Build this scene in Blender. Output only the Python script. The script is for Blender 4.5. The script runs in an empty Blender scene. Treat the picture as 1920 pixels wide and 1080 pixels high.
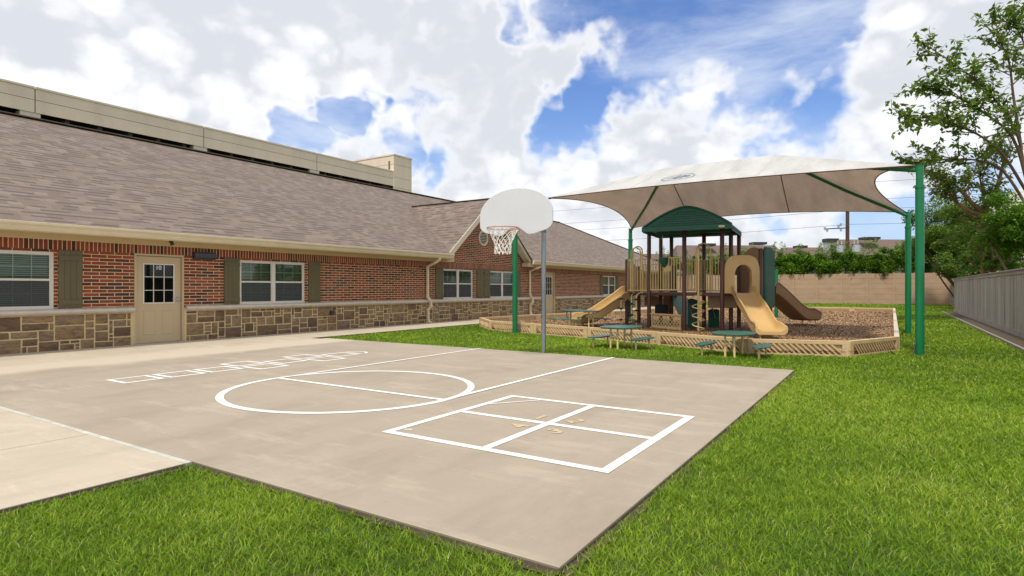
import bpy, math, random
import numpy as np
from mathutils import Vector, Matrix
random.seed(7); RNG = np.random.default_rng(11)
C = bpy.context.scene.collection
sc = bpy.context.scene
R = math.radians

# ---------------------------------------------------------------- camera
TH = R(32.75); FPX = 1107.0; CH = 1.3
FW = Vector((-math.sin(TH), math.cos(TH), 0)); RT = Vector((math.cos(TH), math.sin(TH), 0))
cam = bpy.data.objects.new('camera', bpy.data.cameras.new('camera')); C.objects.link(cam)
cam.location = (0, 0, CH); cam.rotation_euler = (R(90), 0, TH)
cam.data.sensor_width = 36; cam.data.lens = 36 * FPX / 1920; cam.data.clip_start = .05; cam.data.clip_end = 3000
sc.camera = cam
def at(px, py, d):                       # surveyed point: picture column/row at a known distance
    p = FW * d + RT * (d * (px - 960) / FPX); return Vector((p.x, p.y, CH - (py - 540) * d / FPX))
def gr(px, py, z=0.0):                   # surveyed point on a level plane
    p = at(px, py, (CH - z) * FPX / (py - 540)); return Vector((p.x, p.y, z))

# ---------------------------------------------------------------- sky and sun
SUN_EL, SUN_AZ = R(60), R(176)           # azimuth from +Y, clockwise
sdir = Vector((math.sin(SUN_AZ) * math.cos(SUN_EL), math.cos(SUN_AZ) * math.cos(SUN_EL), math.sin(SUN_EL)))
w = bpy.data.worlds.new('World'); sc.world = w; w.use_nodes = True
def sky():
    nt = w.node_tree; nt.nodes.clear(); N = nt.nodes.new; L = nt.links.new
    def val(s, v):
        if hasattr(v, 'links') or hasattr(v, 'is_output'): L(v, s)
        else: s.default_value = v
    def mth(op, a, b=0.0, c=0.0, clamp=False):
        n = N('ShaderNodeMath'); n.operation = op; n.use_clamp = clamp
        val(n.inputs[0], a); val(n.inputs[1], b); val(n.inputs[2], c); return n.outputs[0]
    def smooth(v, a, b, o0=0.0, o1=1.0):
        n = N('ShaderNodeMapRange'); n.interpolation_type = 'SMOOTHSTEP'
        val(n.inputs['Value'], v); n.inputs['From Min'].default_value = a; n.inputs['From Max'].default_value = b
        n.inputs['To Min'].default_value = o0; n.inputs['To Max'].default_value = o1; return n.outputs[0]
    def mix(f, a, b):
        n = N('ShaderNodeMix'); n.data_type = 'RGBA'; val(n.inputs[0], f)
        for s, v in ((n.inputs[6], a), (n.inputs[7], b)):
            if hasattr(v, 'is_output'): L(v, s)
            else: s.default_value = (*v, 1)
        return n.outputs[2]
    tc = N('ShaderNodeTexCoord'); D = tc.outputs['Generated']
    nz = N('ShaderNodeVectorMath'); nz.operation = 'NORMALIZE'; L(D, nz.inputs[0]); D = nz.outputs[0]
    def noise(scale, det, rough, loc=(0, 0, 0), sc3=(1, 1, 1), dist=0.0, vec=None):
        m = N('ShaderNodeMapping'); m.inputs['Location'].default_value = loc; m.inputs['Scale'].default_value = sc3
        L(vec or D, m.inputs[0]); n = N('ShaderNodeTexNoise'); n.inputs['Scale'].default_value = scale
        n.inputs['Detail'].default_value = det; n.inputs['Roughness'].default_value = rough; n.inputs['Distortion'].default_value = dist
        L(m.outputs[0], n.inputs['Vector']); return n.outputs[0]
    def dirv(px, py):
        v = FW + RT * ((px - 960) / FPX) + Vector((0, 0, (540 - py) / FPX)); return v.normalized()
    def blob(px, py, r, wgt):
        n = N('ShaderNodeVectorMath'); n.operation = 'DISTANCE'; L(DW, n.inputs[0]); n.inputs[1].default_value = dirv(px, py)
        return smooth(n.outputs['Value'], r / FPX, 0.15 * r / FPX, 0.0, wgt)
    # domain warp so that the openings have ragged, billowing edges
    def warp(vec, scale, det, amt):
        wn = N('ShaderNodeTexNoise'); wn.inputs['Scale'].default_value = scale; wn.inputs['Detail'].default_value = det; wn.inputs['Roughness'].default_value = .6; L(vec, wn.inputs['Vector'])
        ws = N('ShaderNodeVectorMath'); ws.operation = 'SUBTRACT'; L(wn.outputs['Color'], ws.inputs[0]); ws.inputs[1].default_value = (.5, .5, .5)
        wc = N('ShaderNodeVectorMath'); wc.operation = 'SCALE'; L(ws.outputs[0], wc.inputs[0]); wc.inputs['Scale'].default_value = amt
        wa = N('ShaderNodeVectorMath'); wa.operation = 'ADD'; L(vec, wa.inputs[0]); L(wc.outputs[0], wa.inputs[1]); return wa.outputs[0]
    DW = warp(D, 6, 4, .26); DF = warp(D, 14, 4, .05)
    def puff(scale, det, loc, sm=.6):
        m = N('ShaderNodeMapping'); m.inputs['Location'].default_value = loc; m.inputs['Scale'].default_value = (1, 1, 1.25); L(DF, m.inputs[0])
        v = N('ShaderNodeTexVoronoi'); v.feature = 'F1'; v.inputs['Scale'].default_value = scale; v.inputs['Detail'].default_value = det
        v.inputs['Roughness'].default_value = .55; v.normalize = False; L(m.outputs[0], v.inputs['Vector']); return v.outputs['Distance']
    acc = None
    for px, py, r, g in ((1190, 5, 170, 1), (1060, 10, 120, .8), (1330, 10, 170, .9), (1095, 155, 75, .85), (1045, 215, 90, .7), (935, 45, 60, .8),
                         (1440, 130, 130, .75), (1540, 185, 120, .75), (1520, 60, 120, .65), (1500, 290, 110, .6), (1640, 320, 110, .5), (1790, 350, 120, .6), (660, 208, 52, .95), (560, 250, 60, .8), (440, 238, 35, .4),
                         (720, 285, 60, .45), (1760, 420, 140, .6), (300, 190, 60, .45), (830, 310, 70, .4)):
        b = blob(px, py, r * 1.25, g); acc = b if acc is None else mth('MAXIMUM', acc, b)
    n1 = noise(3.6, 3, .5, (3.1, 1.7, .4), (1, 1, 1.5)); p1 = puff(8, 2, (1, 2, 3)); p2 = puff(27, 1, (4, 1, 2))
    den = mth('ADD', mth('MULTIPLY', mth('SUBTRACT', n1, .5), 1.1), mth('MULTIPLY', mth('SUBTRACT', .55, p1), .55))
    den = mth('ADD', den, mth('MULTIPLY', mth('SUBTRACT', .5, p2), .20))
    for q in ((1780, 130, 230, .45), (300, 60, 420, .22), (1280, 260, 200, .15)): den = mth('ADD', den, blob(*q))
    den = mth('SUBTRACT', mth('ADD', den, .76), mth('MULTIPLY', acc, .95))
    cover = smooth(den, -.09, .30)
    # shaded bases and bright billows
    g1 = noise(2.6, 5, .55, (7.2, .3, 5.1), (1, 1, 2.2)); g2 = puff(12, 1.5, (2.2, 8.3, 1.1), .8)
    gg = mth('ADD', mth('MULTIPLY', g1, .74), mth('MULTIPLY', mth('SUBTRACT', 1.0, g2), .26))
    shade = smooth(gg, .37, .515)
    edge = smooth(den, .05, .50)
    shade = mth('MULTIPLY', mth('SUBTRACT', 1.0, shade), edge)
    ccol = mix(shade, (9.6, 9.7, 9.9), (6.9, 7.2, 7.75))
    wisp = noise(2.6, 8, .58, (.3, 2.6, 9), (1, 1, 3.2), .25)
    wcov = smooth(wisp, .40, .70, .08, .85)
    st = N('ShaderNodeTexSky'); st.sky_type = 'NISHITA'; st.sun_disc = False; st.sun_elevation = SUN_EL; st.sun_rotation = SUN_AZ
    st.air_density = 1.1; st.dust_density = .5; st.ozone_density = 3.0
    sx = N('ShaderNodeSeparateXYZ'); L(D, sx.inputs[0])
    blue = N('ShaderNodeMix'); blue.data_type = 'RGBA'; blue.blend_type = 'MULTIPLY'; blue.inputs[0].default_value = 1; L(st.outputs[0], blue.inputs[6]); blue.inputs[7].default_value = (.62, .95, 1.45, 1)
    lo = smooth(sx.outputs['Z'], 0.0, .34, .70, 0.0)
    c0 = mix(wcov, blue.outputs[2], (7.4, 8.1, 9.4))
    c1 = mix(lo, c0, (5.6, 7.0, 9.0))
    c2 = mix(cover, c1, ccol)
    bg = N('ShaderNodeBackground'); L(c2, bg.inputs[0]); bg.inputs[1].default_value = .1
    out = N('ShaderNodeOutputWorld'); L(bg.outputs[0], out.inputs[0])
sky()
sun = bpy.data.objects.new('sun', bpy.data.lights.new('sun', 'SUN')); C.objects.link(sun)
sun.data.energy = 3.0; sun.data.angle = R(5); sun.data.color = (1, .93, .80)
sun.rotation_euler = (-sdir).to_track_quat('-Z', 'Y').to_euler()
sc.view_settings.view_transform = 'Standard'; sc.view_settings.look = 'None'; sc.view_settings.exposure = 0.10; sc.view_settings.gamma = 1

# ---------------------------------------------------------------- materials
MATS = {}
class NT:
    def __init__(s, name):
        s.m = bpy.data.materials.new(name); s.m.use_nodes = True; s.t = s.m.node_tree; s.b = s.t.nodes['Principled BSDF']
        MATS[name] = s.m; s._tc = None
    def n(s, k): return s.t.nodes.new(k)
    def l(s, a, b): s.t.links.new(a, b)
    def set(s, sock, v):
        if hasattr(v, 'is_output'): s.l(v, sock)
        elif isinstance(v, tuple) and len(v) == 3 and sock.type == 'RGBA': sock.default_value = (*v, 1)
        else: sock.default_value = v
    def co(s, k='Object'):
        if s._tc is None: s._tc = s.n('ShaderNodeTexCoord')
        return s._tc.outputs[k]
    def geo(s): return s.n('ShaderNodeNewGeometry').outputs['Position']
    def noise(s, scale, det=4, rough=.55, vec=None, sc3=(1, 1, 1), col=False):
        m = s.n('ShaderNodeMapping'); m.inputs['Scale'].default_value = sc3; s.l(vec or s.co(), m.inputs[0])
        n = s.n('ShaderNodeTexNoise'); n.inputs['Scale'].default_value = scale; n.inputs['Detail'].default_value = det; n.inputs['Roughness'].default_value = rough
        s.l(m.outputs[0], n.inputs['Vector']); return n.outputs['Color' if col else 'Fac']
    def mix(s, f, a, b, blend='MIX'):
        n = s.n('ShaderNodeMix'); n.data_type = 'RGBA'; n.blend_type = blend
        s.set(n.inputs[0], f); s.set(n.inputs[6], a); s.set(n.inputs[7], b); return n.outputs[2]
    def ramp(s, f, stops, interp='LINEAR'):
        n = s.n('ShaderNodeValToRGB'); s.l(f, n.inputs[0]); e = n.color_ramp.elements; n.color_ramp.interpolation = interp
        while len(e) > 1: e.remove(e[-1])
        e[0].position, e[0].color = stops[0][0], (*stops[0][1], 1)
        for p, c in stops[1:]:
            x = e.new(p); x.color = (*c, 1)
        return n.outputs[0]
    def mth(s, op, a, b=0.0, clamp=False):
        n = s.n('ShaderNodeMath'); n.operation = op; n.use_clamp = clamp; s.set(n.inputs[0], a); s.set(n.inputs[1], b); return n.outputs[0]
    def rng(s, v, a, b, c=0.0, d=1.0):
        n = s.n('ShaderNodeMapRange'); s.set(n.inputs[0], v)
        for i, x in enumerate((a, b, c, d)): n.inputs[i + 1].default_value = x
        return n.outputs[0]
    def bump(s, h, st=.3, dist=.01):
        n = s.n('ShaderNodeBump'); n.inputs['Strength'].default_value = st; n.inputs['Distance'].default_value = dist
        s.l(h, n.inputs['Height']); s.l(n.outputs[0], s.b.inputs['Normal'])
    def fin(s, col, rough=.7, metal=0.0, spec=None):
        s.set(s.b.inputs['Base Color'], col); s.set(s.b.inputs['Roughness'], rough); s.b.inputs['Metallic'].default_value = metal
        if spec is not None: s.b.inputs['Specular IOR Level'].default_value = spec
        return s.m
def paint(name, col, rough=.5, var=.15, scale=3.0, metal=0.0, bump=0.0, spec=None, sc3=(1, 1, 1)):
    a = NT(name); f = a.noise(scale, 5, .6, a.geo(), sc3)
    g = a.noise(scale * 9, 3, .6, a.geo())
    f = a.mth('ADD', a.mth('MULTIPLY', f, .7), a.mth('MULTIPLY', g, .3))
    k = a.rng(f, .3, .7, 1 - var, 1 + var)
    c = a.n('ShaderNodeVectorMath'); c.operation = 'SCALE'; c.inputs[0].default_value = col; a.l(k, c.inputs['Scale'])
    if bump: a.bump(g, bump, .004)
    return a.fin(c.outputs[0], rough, metal, spec)

def brick_mat(name, bw, rh, off):
    a = NT(name); sp = a.n('ShaderNodeSeparateXYZ'); a.l(a.geo(), sp.inputs[0]); cb = a.n('ShaderNodeCombineXYZ')
    wob = a.noise(2.5, 2, .5, a.geo())
    a.l(sp.outputs['Y'], cb.inputs[0]); a.l(a.mth('ADD', sp.outputs['Z'], a.mth('MULTIPLY', wob, .006)), cb.inputs[1])
    mp = a.n('ShaderNodeMapping'); mp.inputs['Location'].default_value = off; a.l(cb.outputs[0], mp.inputs[0])
    b = a.n('ShaderNodeTexBrick'); a.l(mp.outputs[0], b.inputs['Vector'])
    b.inputs['Scale'].default_value = 1; b.inputs['Brick Width'].default_value = bw; b.inputs['Row Height'].default_value = rh
    b.inputs['Mortar Size'].default_value = .0075; b.inputs['Mortar Smooth'].default_value = .12; b.inputs['Bias'].default_value = 0
    b.offset = .5 if rh < .1 else 0.0
    b.inputs['Color1'].default_value = (0, 0, 0, 1); b.inputs['Color2'].default_value = (1, 1, 1, 1); b.inputs['Mortar'].default_value = (.5, .5, .5, 1)
    col = a.ramp(b.outputs['Color'], [(0, (.022, .012, .011)), (.18, (.040, .016, .013)), (.27, (.12, .024, .012)), (.5, (.20, .036, .015)), (.8, (.28, .055, .020)), (1, (.13, .027, .014))])
    n = a.noise(40, 5, .65, a.geo()); col = a.mix(a.rng(n, .4, .8, 0, .30), col, (.38, .11, .05), 'MIX')
    col = a.mix(a.rng(a.noise(14, 4, .6, a.geo()), .5, .8, 0, .5), col, (.10, .022, .014))
    m = a.mix(a.noise(30, 3, .6, a.geo()), (.55, .41, .23), (.70, .56, .36))
    full = a.mix(b.outputs['Fac'], col, m)
    big = a.noise(.9, 3, .5, a.geo()); full = a.mix(a.rng(big, .5, .85, 0, .12), full, (.50, .38, .26))
    h = a.mth('SUBTRACT', a.mth('MULTIPLY', n, .4), b.outputs['Fac']); a.bump(h, .6, .006)
    return a.fin(full, .88)
brick_mat('brick', .305, .0765, (.1, .028, 0)); brick_mat('soldier_brick', .082, .30, (.02, .05, 0))

def shingle_mat():
    a = NT('shingle'); uv = a.co('UV')
    b = a.n('ShaderNodeTexBrick'); a.l(uv, b.inputs['Vector']); b.inputs['Scale'].default_value = 1
    b.inputs['Brick Width'].default_value = .25; b.inputs['Row Height'].default_value = .19; b.inputs['Mortar Size'].default_value = .0035; b.inputs['Mortar Smooth'].default_value = .6
    b.inputs['Color1'].default_value = (0, 0, 0, 1); b.inputs['Color2'].default_value = (1, 1, 1, 1); b.inputs['Mortar'].default_value = (.5, .5, .5, 1); b.offset = .37; b.offset_frequency = 3
    col = a.ramp(b.outputs['Color'], [(0, (.155, .116, .096)), (.35, (.18, .138, .115)), (.6, (.20, .156, .131)), (.85, (.225, .178, .150)), (1, (.25, .20, .17))])
    s = a.n('ShaderNodeSeparateXYZ'); a.l(uv, s.inputs[0])
    fr = a.mth('FRACT', a.mth('DIVIDE', s.outputs['Y'], .19))
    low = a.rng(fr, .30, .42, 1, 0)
    # overlap shadow painted as a dark line only under the thick laminated tabs
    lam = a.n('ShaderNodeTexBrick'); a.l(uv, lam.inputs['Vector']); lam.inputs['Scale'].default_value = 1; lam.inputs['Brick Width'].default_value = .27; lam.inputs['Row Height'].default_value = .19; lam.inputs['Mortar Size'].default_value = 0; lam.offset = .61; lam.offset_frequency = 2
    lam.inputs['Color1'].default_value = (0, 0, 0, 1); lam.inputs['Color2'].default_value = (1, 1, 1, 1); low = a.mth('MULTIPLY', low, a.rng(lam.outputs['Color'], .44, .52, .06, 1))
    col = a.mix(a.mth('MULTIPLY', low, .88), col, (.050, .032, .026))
    col = a.mix(a.mth('MULTIPLY', b.outputs['Fac'], .5), col, (.06, .04, .035))
    col = a.mix(a.noise(260, 2, .7, uv), a.mix(.35, col, (.09, .06, .05)), a.mix(.2, col, (.36, .29, .25)))
    big = a.noise(.35, 4, .6, uv, (1, .4, 1)); col = a.mix(a.rng(big, .4, .75, 0, .18), col, (.22, .17, .14))
    a.bump(a.mth('ADD', b.outputs['Color'], a.mth('MULTIPLY', fr, -1.5)), .5, .012)
    return a.fin(col, .92)
shingle_mat()

def stone_mat():
    a = NT('stone'); at_ = a.n('ShaderNodeAttribute'); at_.attribute_name = 'tone'
    col = a.ramp(at_.outputs['Fac'], [(0, (.12, .078, .05)), (.3, (.19, .122, .070)), (.55, (.28, .18, .097)), (.8, (.35, .235, .13)), (1, (.22, .16, .105))])
    n = a.noise(9, 6, .65, a.geo(), (1, .8, 2.2)); col = a.mix(a.rng(n, .42, .72, 0, .85), col, (.07, .048, .036))
    n2 = a.noise(6, 4, .6, a.geo(), (1, 1, 3)); col = a.mix(a.rng(n2, .5, .8, 0, .6), col, (.34, .235, .12))
    a.bump(a.noise(22, 8, .7, a.geo()), .9, .02); return a.fin(col, .9)
stone_mat()

def concrete(name, c1, c2, stain):
    a = NT(name); g = a.geo(); n = a.noise(.7, 8, .62, g); f = a.noise(14, 6, .7, g); v = a.noise(180, 3, .6, g)
    col = a.mix(a.rng(n, .3, .7), c1, c2); col = a.mix(a.rng(f, .3, .7, 0, .22), col, stain)
    s2 = a.noise(1.6, 7, .7, g, (1, .35, 1)); col = a.mix(a.rng(s2, .47, .72, 0, .8), col, tuple(x * .80 for x in c1))
    s3 = a.noise(2.3, 8, .75, g, (.3, 1, 1)); col = a.mix(a.rng(s3, .52, .70, 0, .75), col, tuple(min(1, x * 1.22) for x in c2))
    s4 = a.noise(9, 3, .5, g); col = a.mix(a.rng(s4, .70, .78, 0, .35), col, tuple(x * .6 for x in c1))
    s5 = a.noise(60, 2, .5, g); col = a.mix(a.rng(s5, .69, .76, 0, .5), col, tuple(x * .5 for x in c1))
    col = a.mix(a.rng(v, .3, .8, 0, .16), col, (.2, .17, .14)); a.bump(a.mth('ADD', v, f), .25, .002)
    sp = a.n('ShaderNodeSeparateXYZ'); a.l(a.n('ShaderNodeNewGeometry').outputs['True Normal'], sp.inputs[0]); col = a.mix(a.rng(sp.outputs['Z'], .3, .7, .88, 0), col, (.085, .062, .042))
    return a.fin(col, .82)
def apron(m_):
    nt = m_.node_tree; b = nt.nodes['Principled BSDF']; src = b.inputs['Base Color'].links[0].from_socket; N = nt.nodes.new; L = nt.links.new
    g = N('ShaderNodeNewGeometry'); sp = N('ShaderNodeSeparateXYZ'); L(g.outputs['Position'], sp.inputs[0]); n = N('ShaderNodeTexNoise'); n.inputs['Scale'].default_value = .9; n.inputs['Detail'].default_value = 6; L(g.outputs['Position'], n.inputs['Vector'])
    ad = N('ShaderNodeMath'); ad.operation = 'MULTIPLY_ADD'; L(n.outputs[0], ad.inputs[0]); ad.inputs[1].default_value = 1.0; L(sp.outputs['X'], ad.inputs[2]); mr = N('ShaderNodeMapRange'); L(ad.outputs[0], mr.inputs[0]); mr.inputs[1].default_value = -10.95; mr.inputs[2].default_value = -10.55; mr.inputs[3].default_value = .9; mr.inputs[4].default_value = 0
    sz = N('ShaderNodeSeparateXYZ'); L(g.outputs['Normal'], sz.inputs[0]); mm = N('ShaderNodeMath'); mm.operation = 'MULTIPLY'; L(mr.outputs[0], mm.inputs[0]); L(sz.outputs['Z'], mm.inputs[1])
    mx = N('ShaderNodeMix'); mx.data_type = 'RGBA'; L(mm.outputs[0], mx.inputs[0]); L(src, mx.inputs[6]); mx.inputs[7].default_value = (.54, .465, .365, 1); L(mx.outputs[2], b.inputs['Base Color'])
concrete('court_concrete', (.355, .295, .225), (.405, .34, .265), (.31, .265, .215))
apron(MATS['court_concrete'])
concrete('walk_concrete', (.49, .42, .325), (.55, .475, .375), (.43, .36, .275))
def line_mat():
    a = NT('line_paint'); n = a.noise(5, 8, .7, a.geo()); f = a.noise(70, 4, .7, a.geo())
    col = a.mix(a.rng(n, .3, .7), (.78, .77, .74), (.84, .83, .81)); col = a.mix(a.rng(f, .56, .70, 0, .75), col, (.52, .46, .38)); return a.fin(col, .6)
line_mat()
def digit_mat():
    a = NT('yellow_paint'); f = a.noise(45, 5, .75, a.geo()); col = a.mix(a.rng(f, .48, .64, 0, .85), (.58, .44, .25), (.42, .35, .27)); return a.fin(col, .7)
digit_mat()
def grass_ground():
    a = NT('lawn_soil'); g = a.geo(); n = a.noise(.5, 5, .6, g); f = a.noise(30, 6, .7, g, (1, 1, 1)); h = a.noise(140, 3, .7, g)
    col = a.mix(a.rng(n, .3, .7), (.045, .075, .010), (.07, .11, .014)); col = a.mix(a.rng(f, .3, .7), col, (.05, .085, .012)); col = a.mix(a.rng(h, .45, .8, 0, .5), col, (.14, .19, .04))
    col = a.mix(a.rng(a.noise(3, 5, .6, g), .62, .78, 0, .6), col, (.12, .10, .045)); a.bump(h, .8, .02); return a.fin(col, .95)
grass_ground()
def blade_mat(name, stops, trans=.35):
    a = NT(name); at_ = a.n('ShaderNodeAttribute'); at_.attribute_name = 'tone'
    col = a.ramp(at_.outputs['Fac'], stops); big = a.noise(.45, 4, .6, a.geo())
    col = a.mix(a.rng(big, .35, .7, 0, .35), col, stops[1][1])
    a.fin(col, .55, 0, .3); tr = a.n('ShaderNodeBsdfTranslucent'); a.l(a.mix(.5, col, (.25, .40, .03)), tr.inputs[0])
    ms = a.n('ShaderNodeMixShader'); ms.inputs[0].default_value = trans; out = a.t.nodes['Material Output']
    a.l(a.b.outputs[0], ms.inputs[1]); a.l(tr.outputs[0], ms.inputs[2]); a.l(ms.outputs[0], out.inputs[0]); return a.m
blade_mat('grass_blade', [(0, (.055, .125, .010)), (.25, (.135, .25, .012)), (.55, (.255, .40, .020)), (.8, (.38, .52, .035)), (.93, (.52, .58, .09)), (1, (.60, .50, .24))])
blade_mat('leaf_dark', [(0, (.014, .036, .006)), (.3, (.035, .085, .010)), (.6, (.08, .16, .016)), (.9, (.18, .28, .03)), (1, (.26, .33, .06))])
blade_mat('leaf_bright', [(0, (.022, .07, .008)), (.3, (.055, .15, .012)), (.6, (.14, .29, .018)), (.9, (.27, .44, .035)), (1, (.36, .50, .06))])
blade_mat('leaf_tree', [(0, (.022, .05, .010)), (.3, (.065, .135, .016)), (.6, (.13, .23, .026)), (.9, (.21, .32, .045)), (1, (.32, .34, .09))])
paint('ridge_shingle', (.15, .112, .092), .9, .3, 9); paint('old_kerb', (.30, .265, .21), .9, .25, 3); paint('bark', (.16, .105, .07), .9, .3, 8, bump=.6, sc3=(1, 1, .2)); paint('bark_tan', (.27, .16, .085), .9, .3, 8, bump=.6, sc3=(1, 1, .2))
paint('mulch_soil', (.22, .13, .07), .98, .4, 6, bump=1)
blade_mat('chip', [(0, (.20, .115, .06)), (.3, (.30, .18, .092)), (.6, (.39, .245, .13)), (.85, (.48, .32, .18)), (1, (.58, .45, .30))], .0)
paint('trim', (.56, .46, .28), .55, .08); paint('gutter', (.68, .58, .40), .45, .08); paint('soffit', (.58, .45, .25), .6, .06)
paint('rake_trim', (.66, .59, .46), .6, .08)
paint('door_paint', (.50, .385, .235), .5, .04); paint('olive', (.112, .092, .040), .55, .12, 5, sc3=(1, 1, .3)); paint('frame_white', (.66, .62, .55), .5, .05)
paint('muntin', (.55, .60, .46), .5, .05)
paint('joint_sealant', (.50, .49, .43), .8, .3, 6); paint('sill', (.56, .51, .44), .85, .16, 6, bump=.3); paint('mortar', (.60, .46, .25), .95, .2, 20, bump=.5)
paint('blind', (.50, .58, .46), .6, .1); paint('dark_room', (.02, .02, .02), .9, .1)
paint('galv', (.30, .34, .38), .38, .12, 9, .8); paint('metal_dark', (.06, .06, .075), .4, .1, 5, .4); paint('white_board', (.60, .62, .655), .4, .035, 2)
paint('rim_paint', (.50, .33, .28), .5, .3, 14); paint('net', (.78, .76, .72), .9, .1); paint('steel', (.45, .46, .48), .3, .1, 8, .9)
paint('post_green', (.004, .165, .062), .32, .10, 2); paint('play_green', (.008, .115, .080), .38, .12, 4); paint('table_green', (.022, .12, .10), .35, .15, 6)
paint('play_brown', (.105, .042, .027), .38, .14, 5); paint('slide_brown', (.33, .19, .095), .42, .12, 3); paint('play_tan', (.60, .405, .175), .42, .07, 3)
paint('pipe_tan', (.76, .57, .26), .4, .08, 5); paint('panel_taupe', (.36, .25, .155), .5, .1, 4); paint('timber_tan', (.60, .43, .235), .6, .14, 5, bump=.2)
paint('timber_pale', (.60, .52, .43), .7, .1, 5)
paint('black_rubber', (.015, .015, .02), .5, .1)
paint('precast', (.72, .61, .475), .85, .10, .8, sc3=(1, 1, .25)); paint('precast_joint', (.16, .13, .085), .9, .1); paint('garage_dark', (.075, .06, .045), .9, .15)
paint('garage_column', (.62, .55, .46), .85, .06)
paint('block_wall', (.44, .30, .20), .9, .14, 1.1, bump=.3, sc3=(1, 1, 2)); paint('roof_far', (.15, .105, .088), .9, .12, 2); paint('siding_far', (.42, .43, .44), .8, .06); paint('chimney_cap', (.035, .035, .04), .6, .1)
paint('pole_wood', (.085, .05, .04), .9, .2, 4); paint('transformer', (.48, .54, .58), .5, .08); paint('wire', (.10, .11, .13), .6, .05)
paint('pale_building', (.55, .53, .50), .8, .07); paint('dirt', (.085, .062, .042), .98, .35, 9, bump=.8)
paint('sign_cream', (.75, .72, .5), .5, .03); paint('logo_blue', (.18, .27, .33), .8, .35, 12)
def fence_mat():
    a = NT('old_fence'); g = a.geo(); n = a.noise(5, 6, .7, g, (1, 1, .12)); m = a.noise(60, 4, .7, g, (1, 1, .04)); big = a.noise(1.2, 5, .6, g, (1, 1, .5))
    at_ = a.n('ShaderNodeAttribute'); at_.attribute_name = 'tone'
    col = a.mix(at_.outputs['Fac'], (.33, .285, .235), (.54, .48, .41)); col = a.mix(a.rng(m, .35, .75, 0, .5), col, (.12, .10, .08))
    col = a.mix(a.rng(n, .5, .7, 0, .5), col, (.56, .53, .49)); col = a.mix(a.rng(big, .55, .75, 0, .5), col, (.14, .14, .08)); a.bump(m, .5, .006); return a.fin(col, .92)
fence_mat()
def glass_mat(name, tint, refl):
    a = NT(name); tr = a.n('ShaderNodeBsdfTransparent'); tr.inputs[0].default_value = (*tint, 1); gl = a.n('ShaderNodeBsdfGlossy'); gl.inputs['Roughness'].default_value = .03
    gl.inputs[0].default_value = (.85, .9, .88, 1); ms = a.n('ShaderNodeMixShader'); fr = a.n('ShaderNodeFresnel'); fr.inputs[0].default_value = 1.5
    a.l(a.mth('ADD', fr.outputs[0], refl), ms.inputs[0]); a.l(tr.outputs[0], ms.inputs[1]); a.l(gl.outputs[0], ms.inputs[2]); a.l(ms.outputs[0], a.t.nodes['Material Output'].inputs[0])
glass_mat('glass', (.74, .84, .76), .02); glass_mat('glass_dark', (.16, .12, .11), .0)
def screen_mat():
    a = NT('screen'); a.fin((.07, .075, .085), .8); tr = a.n('ShaderNodeBsdfTransparent'); ms = a.n('ShaderNodeMixShader'); ms.inputs[0].default_value = .62
    a.l(tr.outputs[0], ms.inputs[1]); a.l(a.b.outputs[0], ms.inputs[2]); a.l(ms.outputs[0], a.t.nodes['Material Output'].inputs[0])
screen_mat()
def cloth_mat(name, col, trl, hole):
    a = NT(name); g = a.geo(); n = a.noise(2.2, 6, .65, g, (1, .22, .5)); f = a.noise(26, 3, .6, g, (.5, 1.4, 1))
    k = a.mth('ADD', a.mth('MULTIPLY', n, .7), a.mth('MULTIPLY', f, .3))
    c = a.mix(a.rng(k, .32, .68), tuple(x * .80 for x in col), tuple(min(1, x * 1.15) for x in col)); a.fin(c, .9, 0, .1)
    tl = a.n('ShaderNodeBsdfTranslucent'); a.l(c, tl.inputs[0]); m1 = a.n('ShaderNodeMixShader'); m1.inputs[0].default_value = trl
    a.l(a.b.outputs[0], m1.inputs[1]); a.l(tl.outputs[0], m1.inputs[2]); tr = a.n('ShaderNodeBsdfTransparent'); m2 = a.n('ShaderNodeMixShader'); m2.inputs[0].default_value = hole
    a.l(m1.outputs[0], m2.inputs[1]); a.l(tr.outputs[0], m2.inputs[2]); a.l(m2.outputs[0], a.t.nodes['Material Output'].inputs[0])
cloth_mat('cloth_sunlit', (.72, .735, .75), .30, .12); cloth_mat('cloth_shaded', (.66, .475, .335), .55, .14)  # one tan cloth: sunlit white and underside shade put into two colours

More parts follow.
